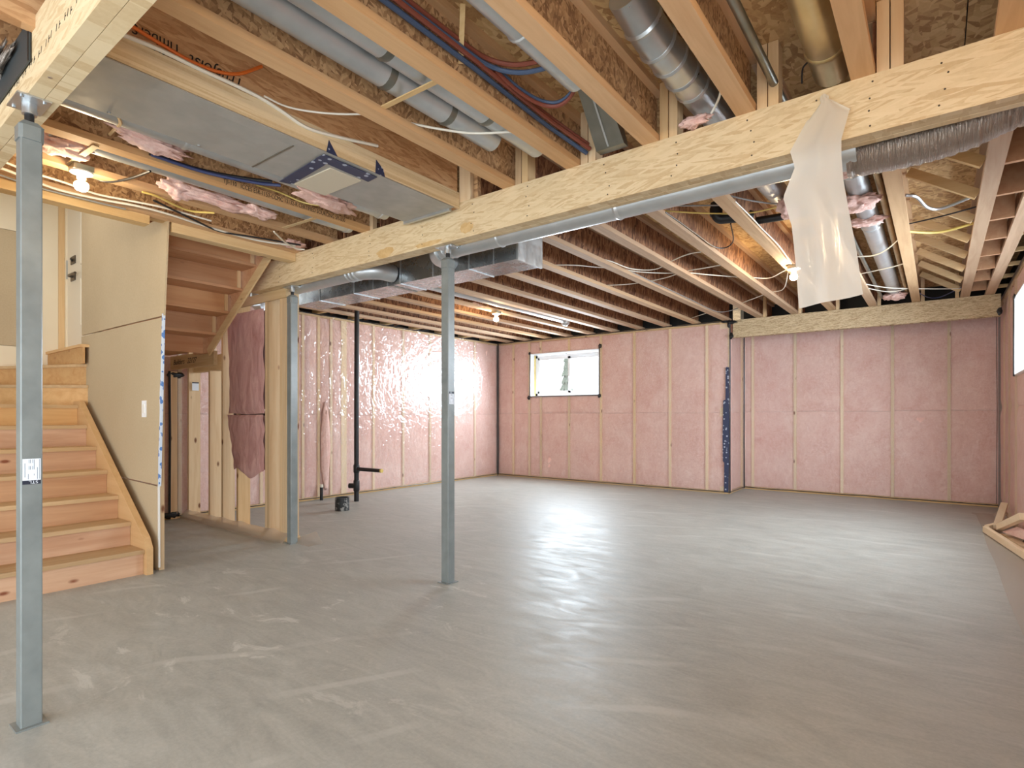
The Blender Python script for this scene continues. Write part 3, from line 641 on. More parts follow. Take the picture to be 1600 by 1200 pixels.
# ------------------------------------------------------------------ basement staircase
st = empty('staircase', (-4.78, 1.2, 0)); tag(st, 'lower flight of bare plywood stairs at left behind the foremost post', 'stairs')
nx = [-4.78, -5.04, -5.30, -5.55, -5.81, -6.06, -6.30]; nz = [0.188, 0.370, 0.555, 0.745, 0.935, 1.118, 1.300]
SY0, SY1 = 0.60, 1.70
zp = 0.0
for i, (x, z) in enumerate(zip(nx, nz)):
    MB().box(x - 0.035, x - 0.022, SY0, SY1, zp, z - 0.030).build('riser', M['ply_y'] if i < 6 else M['ply_bulb_lit'], st)
    MB().box(x - 0.30, x, SY0, SY1, z - 0.030, z).build('tread', M['tread'], st)
    zp = z
def winder(z, zprev, ang, nm_m, piv=(-6.36, 1.785), L=1.5, xmax=-7.44):
    d = Vector((-math.sin(ang), -math.cos(ang), 0)); P = Vector((piv[0], piv[1], 0)); L2 = min(L, (P.x - xmax) / max(1e-3, -d.x)); Q = P + d * L2
    nrm = Vector((-math.cos(ang), math.sin(ang), 0))
    MB().prism([(P.x, P.y, z - .026), (Q.x, Q.y, z - .026), (-7.44, min(Q.y, 1.7), z - .026), (-7.44, 1.86, z - .026), (P.x, 1.86, z - .026)], (0, 0, .026)).build('winder_tread', M['tread'], st)
    a, b = P + nrm * .03, Q + nrm * .03
    MB().beam((a.x, a.y, (z + zprev) / 2 - .013), (b.x, b.y, (z + zprev) / 2 - .013), .018, z - zprev - .026).build('winder_riser', nm_m, st)
winder(1.490, 1.300, D(48), M['ply_bulb_lit']); winder(1.690, 1.490, D(66), M['ply_bulb_lit'], (-6.40, 1.785))
MB().box(-7.44, -6.34, 1.745, 1.763, 1.69, 1.844).build('winder_riser', M['ply_bulb_lit'], st)
MB().box(-7.44, -6.34, 1.728, 1.94, 1.844, 1.870).build('landing_tread', M['ply_x'], st)
sk = [(-4.70, 0.0), (-4.80, 0.0), (-4.80, 0.10), (-6.38, 1.215), (-6.38, 1.335), (-6.30, 1.335), (-4.755, 0.245), (-4.70, 0.19)]
sk2 = [(-4.745, 0.0), (-6.45, 0.0), (-6.45, 1.335), (-6.30, 1.335), (-4.80, 0.275), (-4.745, 0.20)]
MB().prism([(a, SY1 + 0.002, b) for a, b in sk2], (0, 0.045, 0)).build('skirt_board', M['ply_x'], st)
MB().prism([(a, SY0 - 0.047, b) for a, b in sk2], (0, 0.045, 0)).build('skirt_board', M['ply_x'], st)
# stair walls: drywall between the flights, panelled end wall, entry door
ws = empty('wall_stair', (-5.6, 1.82, 0)); struct(ws)
DY = 1.80
MB().prism([(x, DY, z) for x, z in [(-4.80, 0.03), (-4.81, 0.656), (-5.66, 0.672), (-6.55, 0.675), (-6.55, 0.03)]], (0, 0.013, 0)).build('drywall_panel', M['drywall'], ws)
MB().prism([(x, DY - .004, z) for x, z in [(-4.775, 0.668), (-4.70, 1.952), (-5.6, 1.960), (-6.56, 1.962), (-6.56, 0.69), (-5.68, 0.685)]], (0, 0.013, 0)).build('drywall_panel', M['drywall'], ws)
MB().prism([(x, DY - .002, z) for x, z in [(-4.69, 1.966), (-4.625, 2.60), (-4.618, 2.715), (-5.03, 2.722), (-5.03, 3.75), (-6.56, 3.75), (-6.56, 1.975), (-5.6, 1.972)]], (0, 0.013, 0)).build('drywall_panel', M['drywall'], ws)
MB().box(-4.86, -4.822, DY + .016, DY + .054, 0, 1.7).box(-6.5, -4.86, DY + .016, DY + .054, 0, 0.038).build('stud', M['stud_z'], ws)
o = MB().prism([(-4.800, DY + .013, .03), (-4.80, DY, .03), (-4.806, DY, .66), (-4.806, DY + .013, .66)], (0.012, 0, 0)).build('gypsum_edge', M['gypsum'], ws)
wp = MB(); zs = [0.66 + k * .06 for k in range(23)]
for a, b in zip(zs[:-1], zs[1:]):
    xa = -4.775 + (a - .66) * .0577; xb = -4.775 + (b - .66) * .0577
    wa_ = .012 + .02 * max(0, noise.noise(Vector((a * 4, 0, 3)))); wb2 = .012 + .02 * max(0, noise.noise(Vector((b * 4, 0, 3))))
    wp.add([(xa - wa_, DY - .0055, a), (xa + .004, DY - .0055, a), (xb + .004, DY - .0055, b), (xb - wb2, DY - .0055, b)], [(0, 1, 2, 3)])
    wp.add([(xa + .004, DY - .0055, a), (xa + .004, DY + .012, a), (xb + .004, DY + .012, b), (xb + .004, DY - .0055, b)], [(0, 1, 2, 3)])
o = wp.build('paper_edge_strip', M['wrap'], ws); o['label'] = 'ragged blue and white strip on the sheet edge'
we = empty('wall_entry', (-7.45, 1.3, 1.69)); struct(we)
MB().box(-7.50, -7.47, 0.3, 1.95, 1.2, 3.8).build('light_block_board', M['drywall'], we)  # added behind the panels to block sky light at their seams
MB().box(-7.462, -7.45, 0.3, 1.90, 1.30, 1.905).build('drywall_panel', M['drywall_cream'], we)
MB().box(-7.462, -7.449, 0.3, 1.66, 1.91, 3.07).build('drywall_panel', M['drywall'], we)
MB().box(-7.462, -7.45, 0.3, 1.66, 3.075, 3.8).build('drywall_panel', M['drywall_cream'], we)
MB().box(-7.47, -7.448, 1.662, 1.835, 1.90, 3.8).build('drywall_panel', M['drywall_cream'], we)
MB().box(-7.47, -7.440, 1.836, 1.888, 1.90, 3.8).build('jamb_stud', M['stud_z'], we)
d1 = empty('door_1', (-6.9, 1.92, 1.93)); struct(d1)
MB().box(-7.41, -6.42, 1.905, 1.945, 1.925, 3.78).build('door_slab', M['door_white'], d1)
MB().box(-7.438, -7.408, 1.89, 1.95, 1.926, 3.78).build('door_jamb', M['drywall_cream'], d1)
for za, zb in ((2.12, 2.62), (2.75, 3.6)):
    MB().box(-6.98, -6.968, 1.898, 1.905, za, zb).box(-6.968, -6.5, 1.898, 1.905, zb - .012, zb).box(-6.968, -6.5, 1.898, 1.905, za, za + .012).build('door_moulding', M['door_white'], d1)
MB().box(-7.412, -7.402, 1.893, 1.905, 2.66, 2.86).build('strike_plate', M['zinc'], d1)
for z in (2.655, 2.83): MB().box(-7.275, -7.135, 1.896, 1.905, z - .04, z + .04).build('rose', M['bronze'], d1)
MB().tube([(-7.20, 1.895, 2.655), (-7.20, 1.86, 2.655), (-7.16, 1.852, 2.655), (-6.95, 1.85, 2.65)], 0.012, 8).build('door_lever', M['bronze'], d1, True)
MB().beam((-7.23, 1.885, 2.845), (-7.18, 1.885, 2.815), .012, .016).build('thumb_turn', M['black'], d1)
# upper walls of the stairwell, out of sight above the trimmer
wu = MB().box(-7.5, -7.38, 0.2, 0.3, 1.69, 3.8).box(-7.5, -4.55, 0.2, 0.3, 2.99, 3.8).box(-7.5, -4.55, 0.2, 3.0, 3.8, 3.85).box(-4.62, -4.55, 0.3, 2.9, 3.01, 3.8).box(-7.5, -4.6, 2.9, 3.0, 2.99, 3.8).build('wall_stairwell', M['drywall_cream']); struct(wu)
sw = empty('light_switch', (-5.044, DY - .01, 1.25)); tag(sw, 'white rocker light switch on the tan drywall beside the stairs', 'switch')
MB().box(-5.083, -5.005, DY - .0115, DY - .0045, 1.19, 1.323).build('switch_plate', M['white'], sw)
MB().box(-5.061, -5.027, DY - .0155, DY - .0115, 1.222, 1.292).build('rocker', M['porcelain'], sw)

# ------------------------------------------------------------------ upper staircase seen from below
us = empty('staircase', (-5.4, 2.3, 1.9)); tag(us, 'underside of the upper flight of stairs, stepped boards behind the drywall', 'stairs')
ux0, uz0 = -6.352, 1.83
UY0, UY1 = 1.84, 2.74
for k in range(7):
    x = ux0 + 0.252 * k; z = uz0 + 0.192 * k
    if k: MB().box(x - 0.03, x + 0.252, UY0, UY1, z, z + 0.024).build('tread_underside', M['soffit'], us)
    if z + .192 < 2.99: MB().box(x + 0.215, x + 0.235, UY0, UY1 - .02, z + 0.025, z + 0.190).build('riser_back', M['soffit'], us)
    if k: MB().box(x + 0.235, x + 0.252, UY1 - .045, UY1 - .015, z + 0.026, z + 0.189).build('glue_block', M['stud_z'], us)
MB().prism([(a, UY1 + .002, b) for a, b in [(-6.05, 1.86), (-4.84, 2.68), (-4.84, 2.98), (-5.25, 2.98), (-6.4, 2.10), (-6.4, 1.86)]], (0, 0.04, 0)).build('stringer', M['soffit'], us)
MB().beam((-4.86, UY1 - .004, 2.66), (-6.03, UY1 - .004, 1.86), .018, .085).build('diagonal_brace', M['stud_x'], us)
MB().box(-7.0, -6.33, UY0, UY0 + .9, 1.89, 1.912).build('soffit_board', M['soffit'], us)

# ------------------------------------------------------------------ open stud partition under the long beam
wpn = empty('wall_partition', (-6.0, 2.95, 0)); struct(wpn)
PY0, PY1 = 2.965, 3.095
MB().box(-7.09, -4.93, PY0, PY1, 0.0, 0.04).build('bottom_plate', M['stud_x'], wpn)
def stud(x, z0=0.04, z1=2.38, w=0.038, y0=PY0, y1=PY1): return MB().box(x - w, x, y0, y1, z0, z1).build('stud', M['stud_z'], wpn)
stud(-7.03); s3 = stud(-6.50, 0.04, 1.71); stud(-6.20); stud(-5.87, 0.04, 2.38); stud(-5.30, .04, 2.418); stud(-5.262, .04, 2.418); stud(-5.03, .04, 2.418); stud(-4.99, .04, 2.418); stud(-4.95, 0.04, 2.418)
MB().box(-7.08, -6.03, 2.785, 2.825, 1.735, 1.885).build('header_board', M['stud_x'], wpn)
hb = MB().box(-7.09, -6.24, PY0 + .05, PY1, 1.715, 1.89).build('header_board', M['stud_x'], wpn)
hd = [o for o in wpn.children if o.name.startswith('header_board')][0]
text('handwriting', 'Builders   22127', 0.085, (-7.00, 2.7842, 1.785), (1, 0, 0), (0, 0, 1), M['ink'], hd, 0.35, 1.02)
MB().box(-6.24, -5.3, PY0, PY1, 2.38, 2.418).build('top_plate', M['stud_x'], wpn)
MB().box(-6.24, -4.93, PY0 - .02, PY0 - .001, 2.33, 2.418).build('ledger_board', M['stud_x'], wpn)
lab = MB().box(-6.9915, -6.9905, 2.985, 3.06, 1.50, 1.585).build('sticker', M['label'], wpn); lab['label'] = 'small white paper sticker'
MB().box(-6.9915, -6.9900, 2.985, 3.06, 1.585, 1.60).build('sticker_band', M['label_navy'], wpn)
def loose_batt(z0, z1, lo, hem):
    def fn(a, b):
        x0 = -6.07 + lo * (1 - b) + .015 * math.sin(b * 5); x1 = -5.335
        return (x0 + (x1 - x0) * a, PY0 - .012 - .045 * math.sin(math.pi * a) ** .6 * min(1, min(b, 1 - b) * 14 + .3) + .02 * noise.noise(Vector((a * 5, b * 5 + z0 * 3, 3))), z0 + hem * math.sin(a * 7 + .5) * (1 - b) + (z1 - z0) * b)
    m = MB().grid(fn, 16, 24); m.box(-5.99, -5.345, PY0 + .02, PY1 - .01, z0 + .05, z1 - .01)
    o = m.build('insulation_batt', M['wool_dark'], wpn, True); o['label'] = 'bare mauve glass wool batt hanging loose'
loose_batt(1.222, 2.27, .03, .004); loose_batt(0.61, 1.214, .13, .045)
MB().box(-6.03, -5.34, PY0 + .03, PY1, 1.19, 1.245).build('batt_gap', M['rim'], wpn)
def skirt(a, b): return (-7.09 + 2.2 * a, PY0 - .004 - .075 * (1 - b) - .02 * noise.noise(Vector((a * 14, b * 3, 1))) * (1 - b), 0.003 + .09 * b * (1 + .3 * noise.noise(Vector((a * 11, 2, 2)))))
MB().grid(skirt, 60, 6).build('polythene_skirt', M['film_floor'], wpn, True)
MB().grid(lambda a, b: (-4.93 + .34 * a, 2.97 + .30 * b * (1 - .5 * a), 0.004 + .05 * (1 - a) * b), 6, 6).build('polythene_flap', M['film_floor'], wpn, True)

# ------------------------------------------------------------------ ducts
def round_duct(name, label, path, r, mat, group=None, collars=(), seam=True, n=20, cat='duct'):
    e = empty(name, path[0]); tag(e, label, cat, group)
    MB().tube(path, r, n).build('duct_tube', mat, e, True)
    P = [Vector(p) for p in path]
    for (i, f, wd) in collars:
        a = P[i].lerp(P[i + 1], f); d = (P[i + 1] - P[i]).normalized()
        MB().tube([a - d * wd / 2, a - d * wd / 4, a + d * wd / 4, a + d * wd / 2], [r + .001, r + .006, r + .006, r + .001], n).build('crimped_collar', mat, e, True)
    return e
def rect_duct(e, x0, x1, y0, y1, z0, z1, seams, mat, nm='duct_body'):
    MB().box(x0, x1, y0, y1, z0, z1).build(nm, mat, e)
    for x in seams: MB().box(x - .006, x + .006, y0 - .005, y1 + .005, z0 - .005, z1 + .003).build('standing_seam', M['galv'], e)

# flat pan duct
pd = empty('flat_duct', (-2.88, 1.7, 2.62)); tag(pd, 'flat grey sheet metal duct with a taped register, upper left', 'duct')
MB().box(-3.105, -2.69, 0.70, 2.80, 2.618, 2.664).build('duct_pan', M['galv_pan'], pd)
MB().box(-2.70, -2.622, 0.70, 2.80, 2.6175, 2.622).build('flange_lip', M['galv_pan'], pd)
MB().box(-3.115, -2.655, 2.79, 2.812, 2.602, 2.622).build('end_cleat', M['galv'], pd)
MB().box(-3.105, -2.69, 1.645, 1.653, 2.614, 2.619).build('sheet_seam', M['galv_dark'], pd)
for y_ in (0.95, 1.35): MB().tube([(-3.085, y_, 2.612), (-3.085, y_, 2.619)], 0.008, 8).build('screw_head', M['zinc'], pd)
MB().box(-3.13, -2.765, 1.925, 2.14, 2.612, 2.619).build('register_paper', M['paper'], pd)
MB().prism([(-3.16, 1.845, 2.611), (-2.655, 1.80, 2.611), (-2.66, 1.87, 2.611), (-3.14, 1.915, 2.611)], (0, 0, .003)).build('tape_strip', M['tape'], pd)
MB().prism([(-2.72, 1.80, 2.610), (-2.640, 1.80, 2.610), (-2.640, 2.16, 2.610), (-2.735, 2.17, 2.610)], (0, 0, .003)).build('tape_strip', M['tape'], pd)
MB().prism([(-2.6195, 1.80, 2.62), (-2.6195, 1.87, 2.62), (-2.6195, 1.815, 2.69)], (.002, 0, 0)).build('tape_strip', M['tape'], pd)
MB().prism([(-2.6195, 2.13, 2.62), (-2.6195, 2.20, 2.62), (-2.6195, 2.19, 2.66), (-2.6195, 2.135, 2.70)], (.002, 0, 0)).build('tape_strip', M['tape'], pd)

# main trunk duct behind the beam
td = empty('trunk_duct', (-3.9, 3.47, 2.36)); tag(td, 'long rectangular galvanised trunk duct hung behind the long beam', 'duct')
rect_duct(td, -5.36, -2.47, 3.325, 3.63, 2.36, 2.62, [-2.95, -3.75, -4.4, -4.95], M['galv_trunk'])
MB().box(-2.478, -2.462, 3.318, 3.637, 2.352, 2.63).build('end_cap', M['galv'], td)
for x in (-3.35, -3.92, -4.12, -2.70): MB().box(x - .003, x + .003, 3.3215, 3.326, 2.36, 2.62).build('cross_seam', M['galv'], td)
MB().beam((-3.88, 3.32, 2.357), (-3.88, 3.635, 2.357), .04, .003).build('hanger_strap', M['galv_dark'], td)
# round ducts behind the beam
e = round_duct('round_duct', 'long grey round duct running level along the back of the long beam', spline([(-0.30, 3.062, 2.458), (-1.2, 3.062, 2.458), (-2.0, 3.062, 2.458), (-2.75, 3.062, 2.458), (-2.98, 3.08, 2.455), (-3.10, 3.15, 2.452), (-3.14, 3.32, 2.45)], 6), 0.078, M['galv_pale'])
for x, w_ in ((-1.52, .03), (-2.42, .02), (-2.86, .02), (-2.93, .02), (-3.0, .02)): MB().tube([(x - w_ / 2, 3.062, 2.458), (x, 3.062, 2.458), (x + w_ / 2, 3.062, 2.458)], [.079, .085, .079], 20).build('crimped_collar', M['galv_pale'], e, True)
e = round_duct('round_duct', 'short round duct with ribbed elbow left of the middle post behind the beam', spline([(-5.4, 3.07, 2.455), (-4.8, 3.07, 2.455), (-4.1, 3.07, 2.455), (-3.95, 3.10, 2.455), (-3.86, 3.2, 2.46), (-3.84, 3.32, 2.455)], 6), 0.075, M['galv_pale'])
for x in (-4.10, -4.05, -4.0): MB().tube([(x - .01, 3.07, 2.455), (x, 3.07, 2.455), (x + .01, 3.07, 2.455)], [.076, .083, .076], 20).build('crimped_collar', M['galv_pale'], e, True)
# foil flex duct
pts = spline([(-0.34, 3.12, 2.45), (-0.1, 3.12, 2.44), (0.08, 3.12, 2.455), (0.22, 3.13, 2.50), (0.40, 3.16, 2.55), (0.60, 3.2, 2.57)], 14)
rs = [00.104 + .003 * math.sin(i * 2.1) + .006 * noise.noise(Vector((i * .7, 0, 0))) for i in range(len(pts))]
e = empty('flexible_duct', (-0.1, 3.12, 2.34)); tag(e, 'crinkled silver foil flexible duct under the beam at upper right', 'duct')
MB().tube(pts, rs, 24).build('foil_sleeve', M['foil'], e, True)
MB().tube([(-0.36, 3.11, 2.47), (-0.30, 3.11, 2.465)], 0.093, 20).build('tape_collar', M['galv_pale'], e, True)

# pair of ducts in the front joist bay
for x, lab, y1, z in ((-2.04, 'left one of two parallel round ducts in a front joist bay', 2.50, 2.79), (-1.875, 'right one of two parallel round ducts in a front joist bay', 2.72, 2.79)):
    e = round_duct('round_duct', lab, [(x, -1.0, z), (x, y1 - .12, z), (x, y1, z)], 0.068, M['galv_pale'])
    for yy in ((1.72, 2.12) if x < -2 else (1.58, 2.25)): MB().tube([(x, yy - .02, z), (x, yy, z), (x, yy + .02, z)], [.069, .075, .069], 20).build('crimped_collar', M['galv_dark'], e, True)
    MB().tube([(x, y1, z), (x, y1 + .012, z)], [.068, .05], 20).build('end_cap', M['galv_pale'], e, True)
tag(MB().beam((-2.19, 1.80, 2.705), (-1.765, 1.80, 2.70), .028, .006).build('hanger_strap', M['stud_x']), 'flat hanger strap crossing beneath the pair of round ducts', 'strap')
round_duct('round_duct', 'pale round duct left of the flat grey duct at upper left', [(-3.30, 0.70, 2.745), (-3.30, 2.2, 2.745), (-3.30, 2.78, 2.745)], 0.072, M['galv_pale'], None, ((0, .45, .03), (1, .9, .02)))
round_duct('round_duct', 'pale round duct beside the stamped joist left of the flat duct', [(-3.80, 0.75, 2.76), (-3.80, 2.2, 2.76), (-3.80, 2.83, 2.76)], 0.075, M['galv_pale'], None, ((1, .95, .02),))
for x, y_ in ((-3.88, 2.42), (-3.84, 1.05)): tag(MB().beam((x - .2, y_, 2.672), (x + .2, y_ + .01, 2.665), .032, .004).build('hanger_strap', M['stud_x']), 'pale strap under the round duct, %s' % ('close to the long beam' if y_ > 2 else 'beside the lit bulb at left'), 'strap')
tag(MB().tube(spline([(-3.12, 1.0, 2.63), (-3.25, 1.05, 2.66), (-3.40, 1.08, 2.70), (-3.56, 1.1, 2.72)], 4), .008, 6).build('hanger_strap', M['stud_x']), 'thin strap from the flat duct edge to the stamped joist', 'strap')
# right duct of the water-line bay
round_duct('round_duct', 'pale round duct tucked against the joist behind the red and blue tubes', [(-1.36, 0.9, 2.80), (-1.36, 1.9, 2.80), (-1.36, 2.30, 2.80)], 0.065, M['galv_pale'], None, ((0, .95, .02),))
e = empty('wall_boot', (-1.45, 2.72, 2.70)); tag(e, 'tapered sheet metal boot standing on the beam beside the blue tube', 'duct')
c2 = MB(); c2.add([(-1.53, 2.80, 2.685), (-1.36, 2.80, 2.685), (-1.36, 2.852, 2.685), (-1.53, 2.852, 2.685), (-1.50, 2.52, 2.93), (-1.36, 2.52, 2.93), (-1.36, 2.66, 2.96), (-1.50, 2.66, 2.96)], [(0, 3, 2, 1), (4, 5, 6, 7), (0, 1, 5, 4), (1, 2, 6, 5), (2, 3, 7, 6), (3, 0, 4, 7)]); c2.build('boot_body', M['galv_dark'], e)
MB().beam((-1.45, 2.79, 2.69), (-1.43, 2.515, 2.93), .01, .008).build('boot_seam', M['galv'], e)
# segmented elbow duct
e = empty('elbow_duct', (-0.97, 2.7, 2.8)); tag(e, 'shiny segmented galvanised elbow duct between joists above the beam', 'duct')
pe = spline([(-1.02, 2.12, 2.94), (-1.0, 2.32, 2.87), (-0.985, 2.5, 2.85), (-0.975, 2.7, 2.845), (-0.965, 2.9, 2.84), (-0.95, 3.3, 2.84)], 3)
MB().tube(pe, 0.083, 22).build('duct_tube', M['galv'], e, True)
for i in range(2, len(pe) - 4, 2):
    d = (pe[i + 1] - pe[i]).normalized(); MB().tube([pe[i] - d * .012, pe[i], pe[i] + d * .012], [.084, .091, .084], 22).build('crimped_collar', M['galv'], e, True)
round_duct('steel_pipe', 'dark grey pipe right of the shiny elbow duct', [(-0.83, 1.2, 2.80), (-0.83, 2.0, 2.80), (-0.83, 3.1, 2.80)], 0.024, M['galv_dark'], None, (), True, 12, 'pipe')
round_duct('steel_pipe', 'thin dark pipe between two joists left of the hanging plastic', [(-0.62, 1.2, 2.78), (-0.62, 2.0, 2.78), (-0.62, 3.1, 2.78)], 0.020, M['galv_dark'], None, (), True, 12, 'pipe')
e = round_duct('round_duct', 'brassy round duct above the beam behind the hanging plastic top', [(-0.40, 1.8, 2.87), (-0.40, 2.5, 2.86), (-0.40, 3.05, 2.85)], 0.082, M['brass'], None, ((1, .6, .03),))
e = empty('elbow_duct', (-6.15, 3.3, 2.38)); tag(e, 'small silver elbow glimpsed above the loose mauve batt', 'duct')
MB().tube(spline([(-6.15, 3.3, 2.66), (-6.15, 3.3, 2.52), (-6.11, 3.3, 2.44), (-5.95, 3.3, 2.42)], 5), 0.05, 16).build('duct_tube', M['galv'], e, True)
# ducts in the back bays
e = round_duct('round_duct', 'mauve tinted round duct under the back joists right of the hanging plastic', [(-0.44, 3.4, 2.79), (-0.44, 6.0, 2.79), (-0.44, 8.6, 2.79)], 0.072, M['galv_pale'], None, ((0, .3, .03), (0, .8, .03), (1, .9, .03)))
round_duct('steel_pipe', 'brass coloured thin pipe beside the mauve round duct', [(-0.315, 3.4, 2.77), (-0.315, 6.0, 2.77), (-0.315, 8.7, 2.77)], 0.022, M['brass'], None, (), True, 12, 'pipe')
round_duct('steel_pipe', 'thin grey pipe left of the mauve round duct', [(-0.585, 3.4, 2.76), (-0.60, 6.0, 2.76), (-0.575, 8.6, 2.72)], 0.018, M['galv_dark'], None, (), True, 12, 'pipe')
round_duct('round_duct', 'round duct behind the left edge of the hanging plastic', [(-0.93, 3.3, 2.80), (-0.93, 4.1, 2.80), (-0.93, 4.5, 2.83)], 0.072, M['galv_pale'], None, ((0, .8, .03),))
e = round_duct('round_duct', 'shiny round duct with end elbow near the far bulb', [(-4.72, 4.6, 2.735), (-4.72, 6.5, 2.735), (-4.72, 7.55, 2.735)], 0.062, M['galv_pale'], None, ((1, .97, .03),))
blob('end_elbow', (-4.72, 7.62, 2.70), (.07, .075, .075), M['galv'], e, 0, 2, 3, .12)
tag(MB().prism([(-2.46, 3.4, 2.60), (-2.30, 3.45, 2.63), (-2.42, 3.62, 2.63), (-2.46, 3.6, 2.60)], (0, 0, .006)).build('sheet_metal_scrap', M['galv']), 'bent sheet metal flap at the right end of the trunk duct', 'sheet metal')

# ------------------------------------------------------------------ plumbing
vs_ = empty('drain_stack', (-6.53, 4.977, 0)); tag(vs_, 'tall black plastic drain stack with side arm near the left wall', 'pipe')
MB().tube([(-6.53, 4.977, 0), (-6.53, 4.977, 1.3), (-6.52, 4.977, 2.96)], 0.034, 14).build('stack_pipe', M['black'], vs_, True)
for za, zb in ((0.14, 0.30), (0.40, 0.52)): MB().tube([(-6.53, 4.977, za), (-6.53, 4.977, za + .012), (-6.53, 4.977, zb - .012), (-6.53, 4.977, zb)], [.036, .043, .043, .036], 14).build('hub', M['black'], vs_, True)
MB().tube([(-6.52, 4.977, 0.455), (-6.30, 4.985, 0.455), (-6.02, 5.0, 0.455)], 0.026, 12).build('side_arm', M['black'], vs_, True)
MB().tube([(-6.035, 4.999, 0.455), (-6.012, 5.0, 0.455)], 0.0265, 12).build('arm_end', M['sheath_yellow'], vs_, True)
MB().tube([(-6.54, 4.97, 0.215), (-6.63, 4.93, 0.215)], 0.036, 12).build('cleanout', M['black'], vs_, True)
sp_ = empty('stub_pipe', (-7.0, 4.73, 0)); tag(sp_, 'short thin black stub pipe rising from the floor by the left wall', 'pipe')
MB().tube([(-7.0, 4.73, 0), (-7.0, 4.73, 0.19)], 0.022, 12).build('pipe_body', M['black'], sp_, True)
MB().tube([(-7.0, 4.73, 0.185), (-7.0, 4.73, 0.225)], 0.024, 12).build('pipe_cap', M['sheath'], sp_, True)
cn = empty('stub_pipe', (-6.05, 4.39, 0)); tag(cn, 'wide short black stub pipe with concrete splashes on the floor', 'pipe')
t = NT('splashed_black_plastic'); n = t.noise(t.coord(), 16, 4, 0.7); t.base(t.ramp(n, [(0.55, (40, 44, 46)), (0.62, (150, 150, 146))])); t.rough(0.5); M['splash'] = t.m
cb = MB().tube([(-6.05, 4.39, 0), (-6.05, 4.39, 0.165)], 0.088, 24, False); cb.tube([(-6.05, 4.39, 0.005), (-6.05, 4.39, 0.165)], 0.078, 24, False)
n_ = 24; cb.add([(-6.05 + math.cos(2 * math.pi * k / n_) * r, 4.39 + math.sin(2 * math.pi * k / n_) * r, .165) for r in (.088, .078) for k in range(n_)], [(k, (k + 1) % n_, n_ + (k + 1) % n_, n_ + k) for k in range(n_)])
cb.build('pipe_body', M['splash'], cn, True)
MB().tube([(-6.05, 4.39, 0.06), (-6.05, 4.39, 0.065)], 0.077, 24).build('test_plug', M['black'], cn, True)
be = empty('elbow_pipe', (-1.33, 4.65, 2.75)); tag(be, 'black plastic elbow pipe passing through the back joists', 'pipe')
MB().tube(spline([(-1.41, 4.55, 2.90), (-1.41, 4.55, 2.82), (-1.385, 4.56, 2.775), (-1.33, 4.58, 2.77), (-1.19, 4.62, 2.77), (-1.185, 4.62, 2.77)], 5), 0.042, 14).build('pipe_body', M['black'], be, True)
MB().tube([(-1.41, 4.55, 2.80), (-1.41, 4.55, 2.86)], 0.049, 14).build('hub', M['black'], be, True)
tag(MB().tube([(-1.165, 4.80, 2.775), (-0.70, 4.86, 2.775)], 0.030, 12).build('drain_pipe', M['black'], None, True), 'straight black pipe behind the left edge of the hanging plastic', 'pipe')
def pexline(name, label, pts, mat, off, r=0.0085):
    P = spline([(p[0] + off[0], p[1] + off[1], p[2] + off[2]) for p in pts], 5); return tag(MB().tube(P, r, 8).build(name, mat, None, True), label, 'water tube', 'plastic water tubes between the front joists')
pA = [(-1.68, 1.0, 2.80), (-1.68, 1.73, 2.80), (-1.68, 1.93, 2.80), (-1.685, 2.10, 2.80), (-1.69, 2.27, 2.80), (-1.685, 2.49, 2.79), (-1.67, 2.70, 2.78), (-1.62, 2.85, 2.74)]
pexline('water_tube', 'lower blue water tube running straight along the joist', pA, M['pex_blue'], (.0, 0, -.018), .012)
pexline('water_tube', 'lower red water tube beside the straight blue one', pA, M['pex_red'], (.022, 0, .0), .012)
pexline('water_tube', 'upper red water tube next to the joist web', pA, M['pex_red'], (.01, 0, .03), .011)
pB = [(-1.66, 1.2, 2.82), (-1.655, 1.8, 2.82), (-1.64, 1.98, 2.82), (-1.56, 2.06, 2.80), (-1.45, 2.10, 2.79), (-1.29, 2.12, 2.79)]
pexline('water_tube', 'blue water tube bending across to the next joist', pB, M['pex_blue'], (0, .012, -.012), .011)
pexline('water_tube', 'red water tube bending across above the blue one', pB, M['pex_red'], (0, -.012, .012), .011)
pC = [(-1.655, 2.05, 2.83), (-1.64, 2.2, 2.80), (-1.60, 2.33, 2.78), (-1.53, 2.39, 2.77), (-1.45, 2.39, 2.79), (-1.40, 2.38, 2.86)]
pexline('water_tube', 'blue water tube sagging in a loop behind the bend', pC, M['pex_blue'], (0, 0, .010), .010)
pexline('water_tube', 'red water tube sagging in a loop below the blue loop', pC, M['pex_red'], (0, 0, -.008), .010)
tag(MB().beam((-1.70, 1.86, 2.775), (-1.56, 1.72, 2.90), .022, .004).build('hanger_strap', M['stud_x']), 'pale strap holding the red and blue tubes to the joist', 'strap')

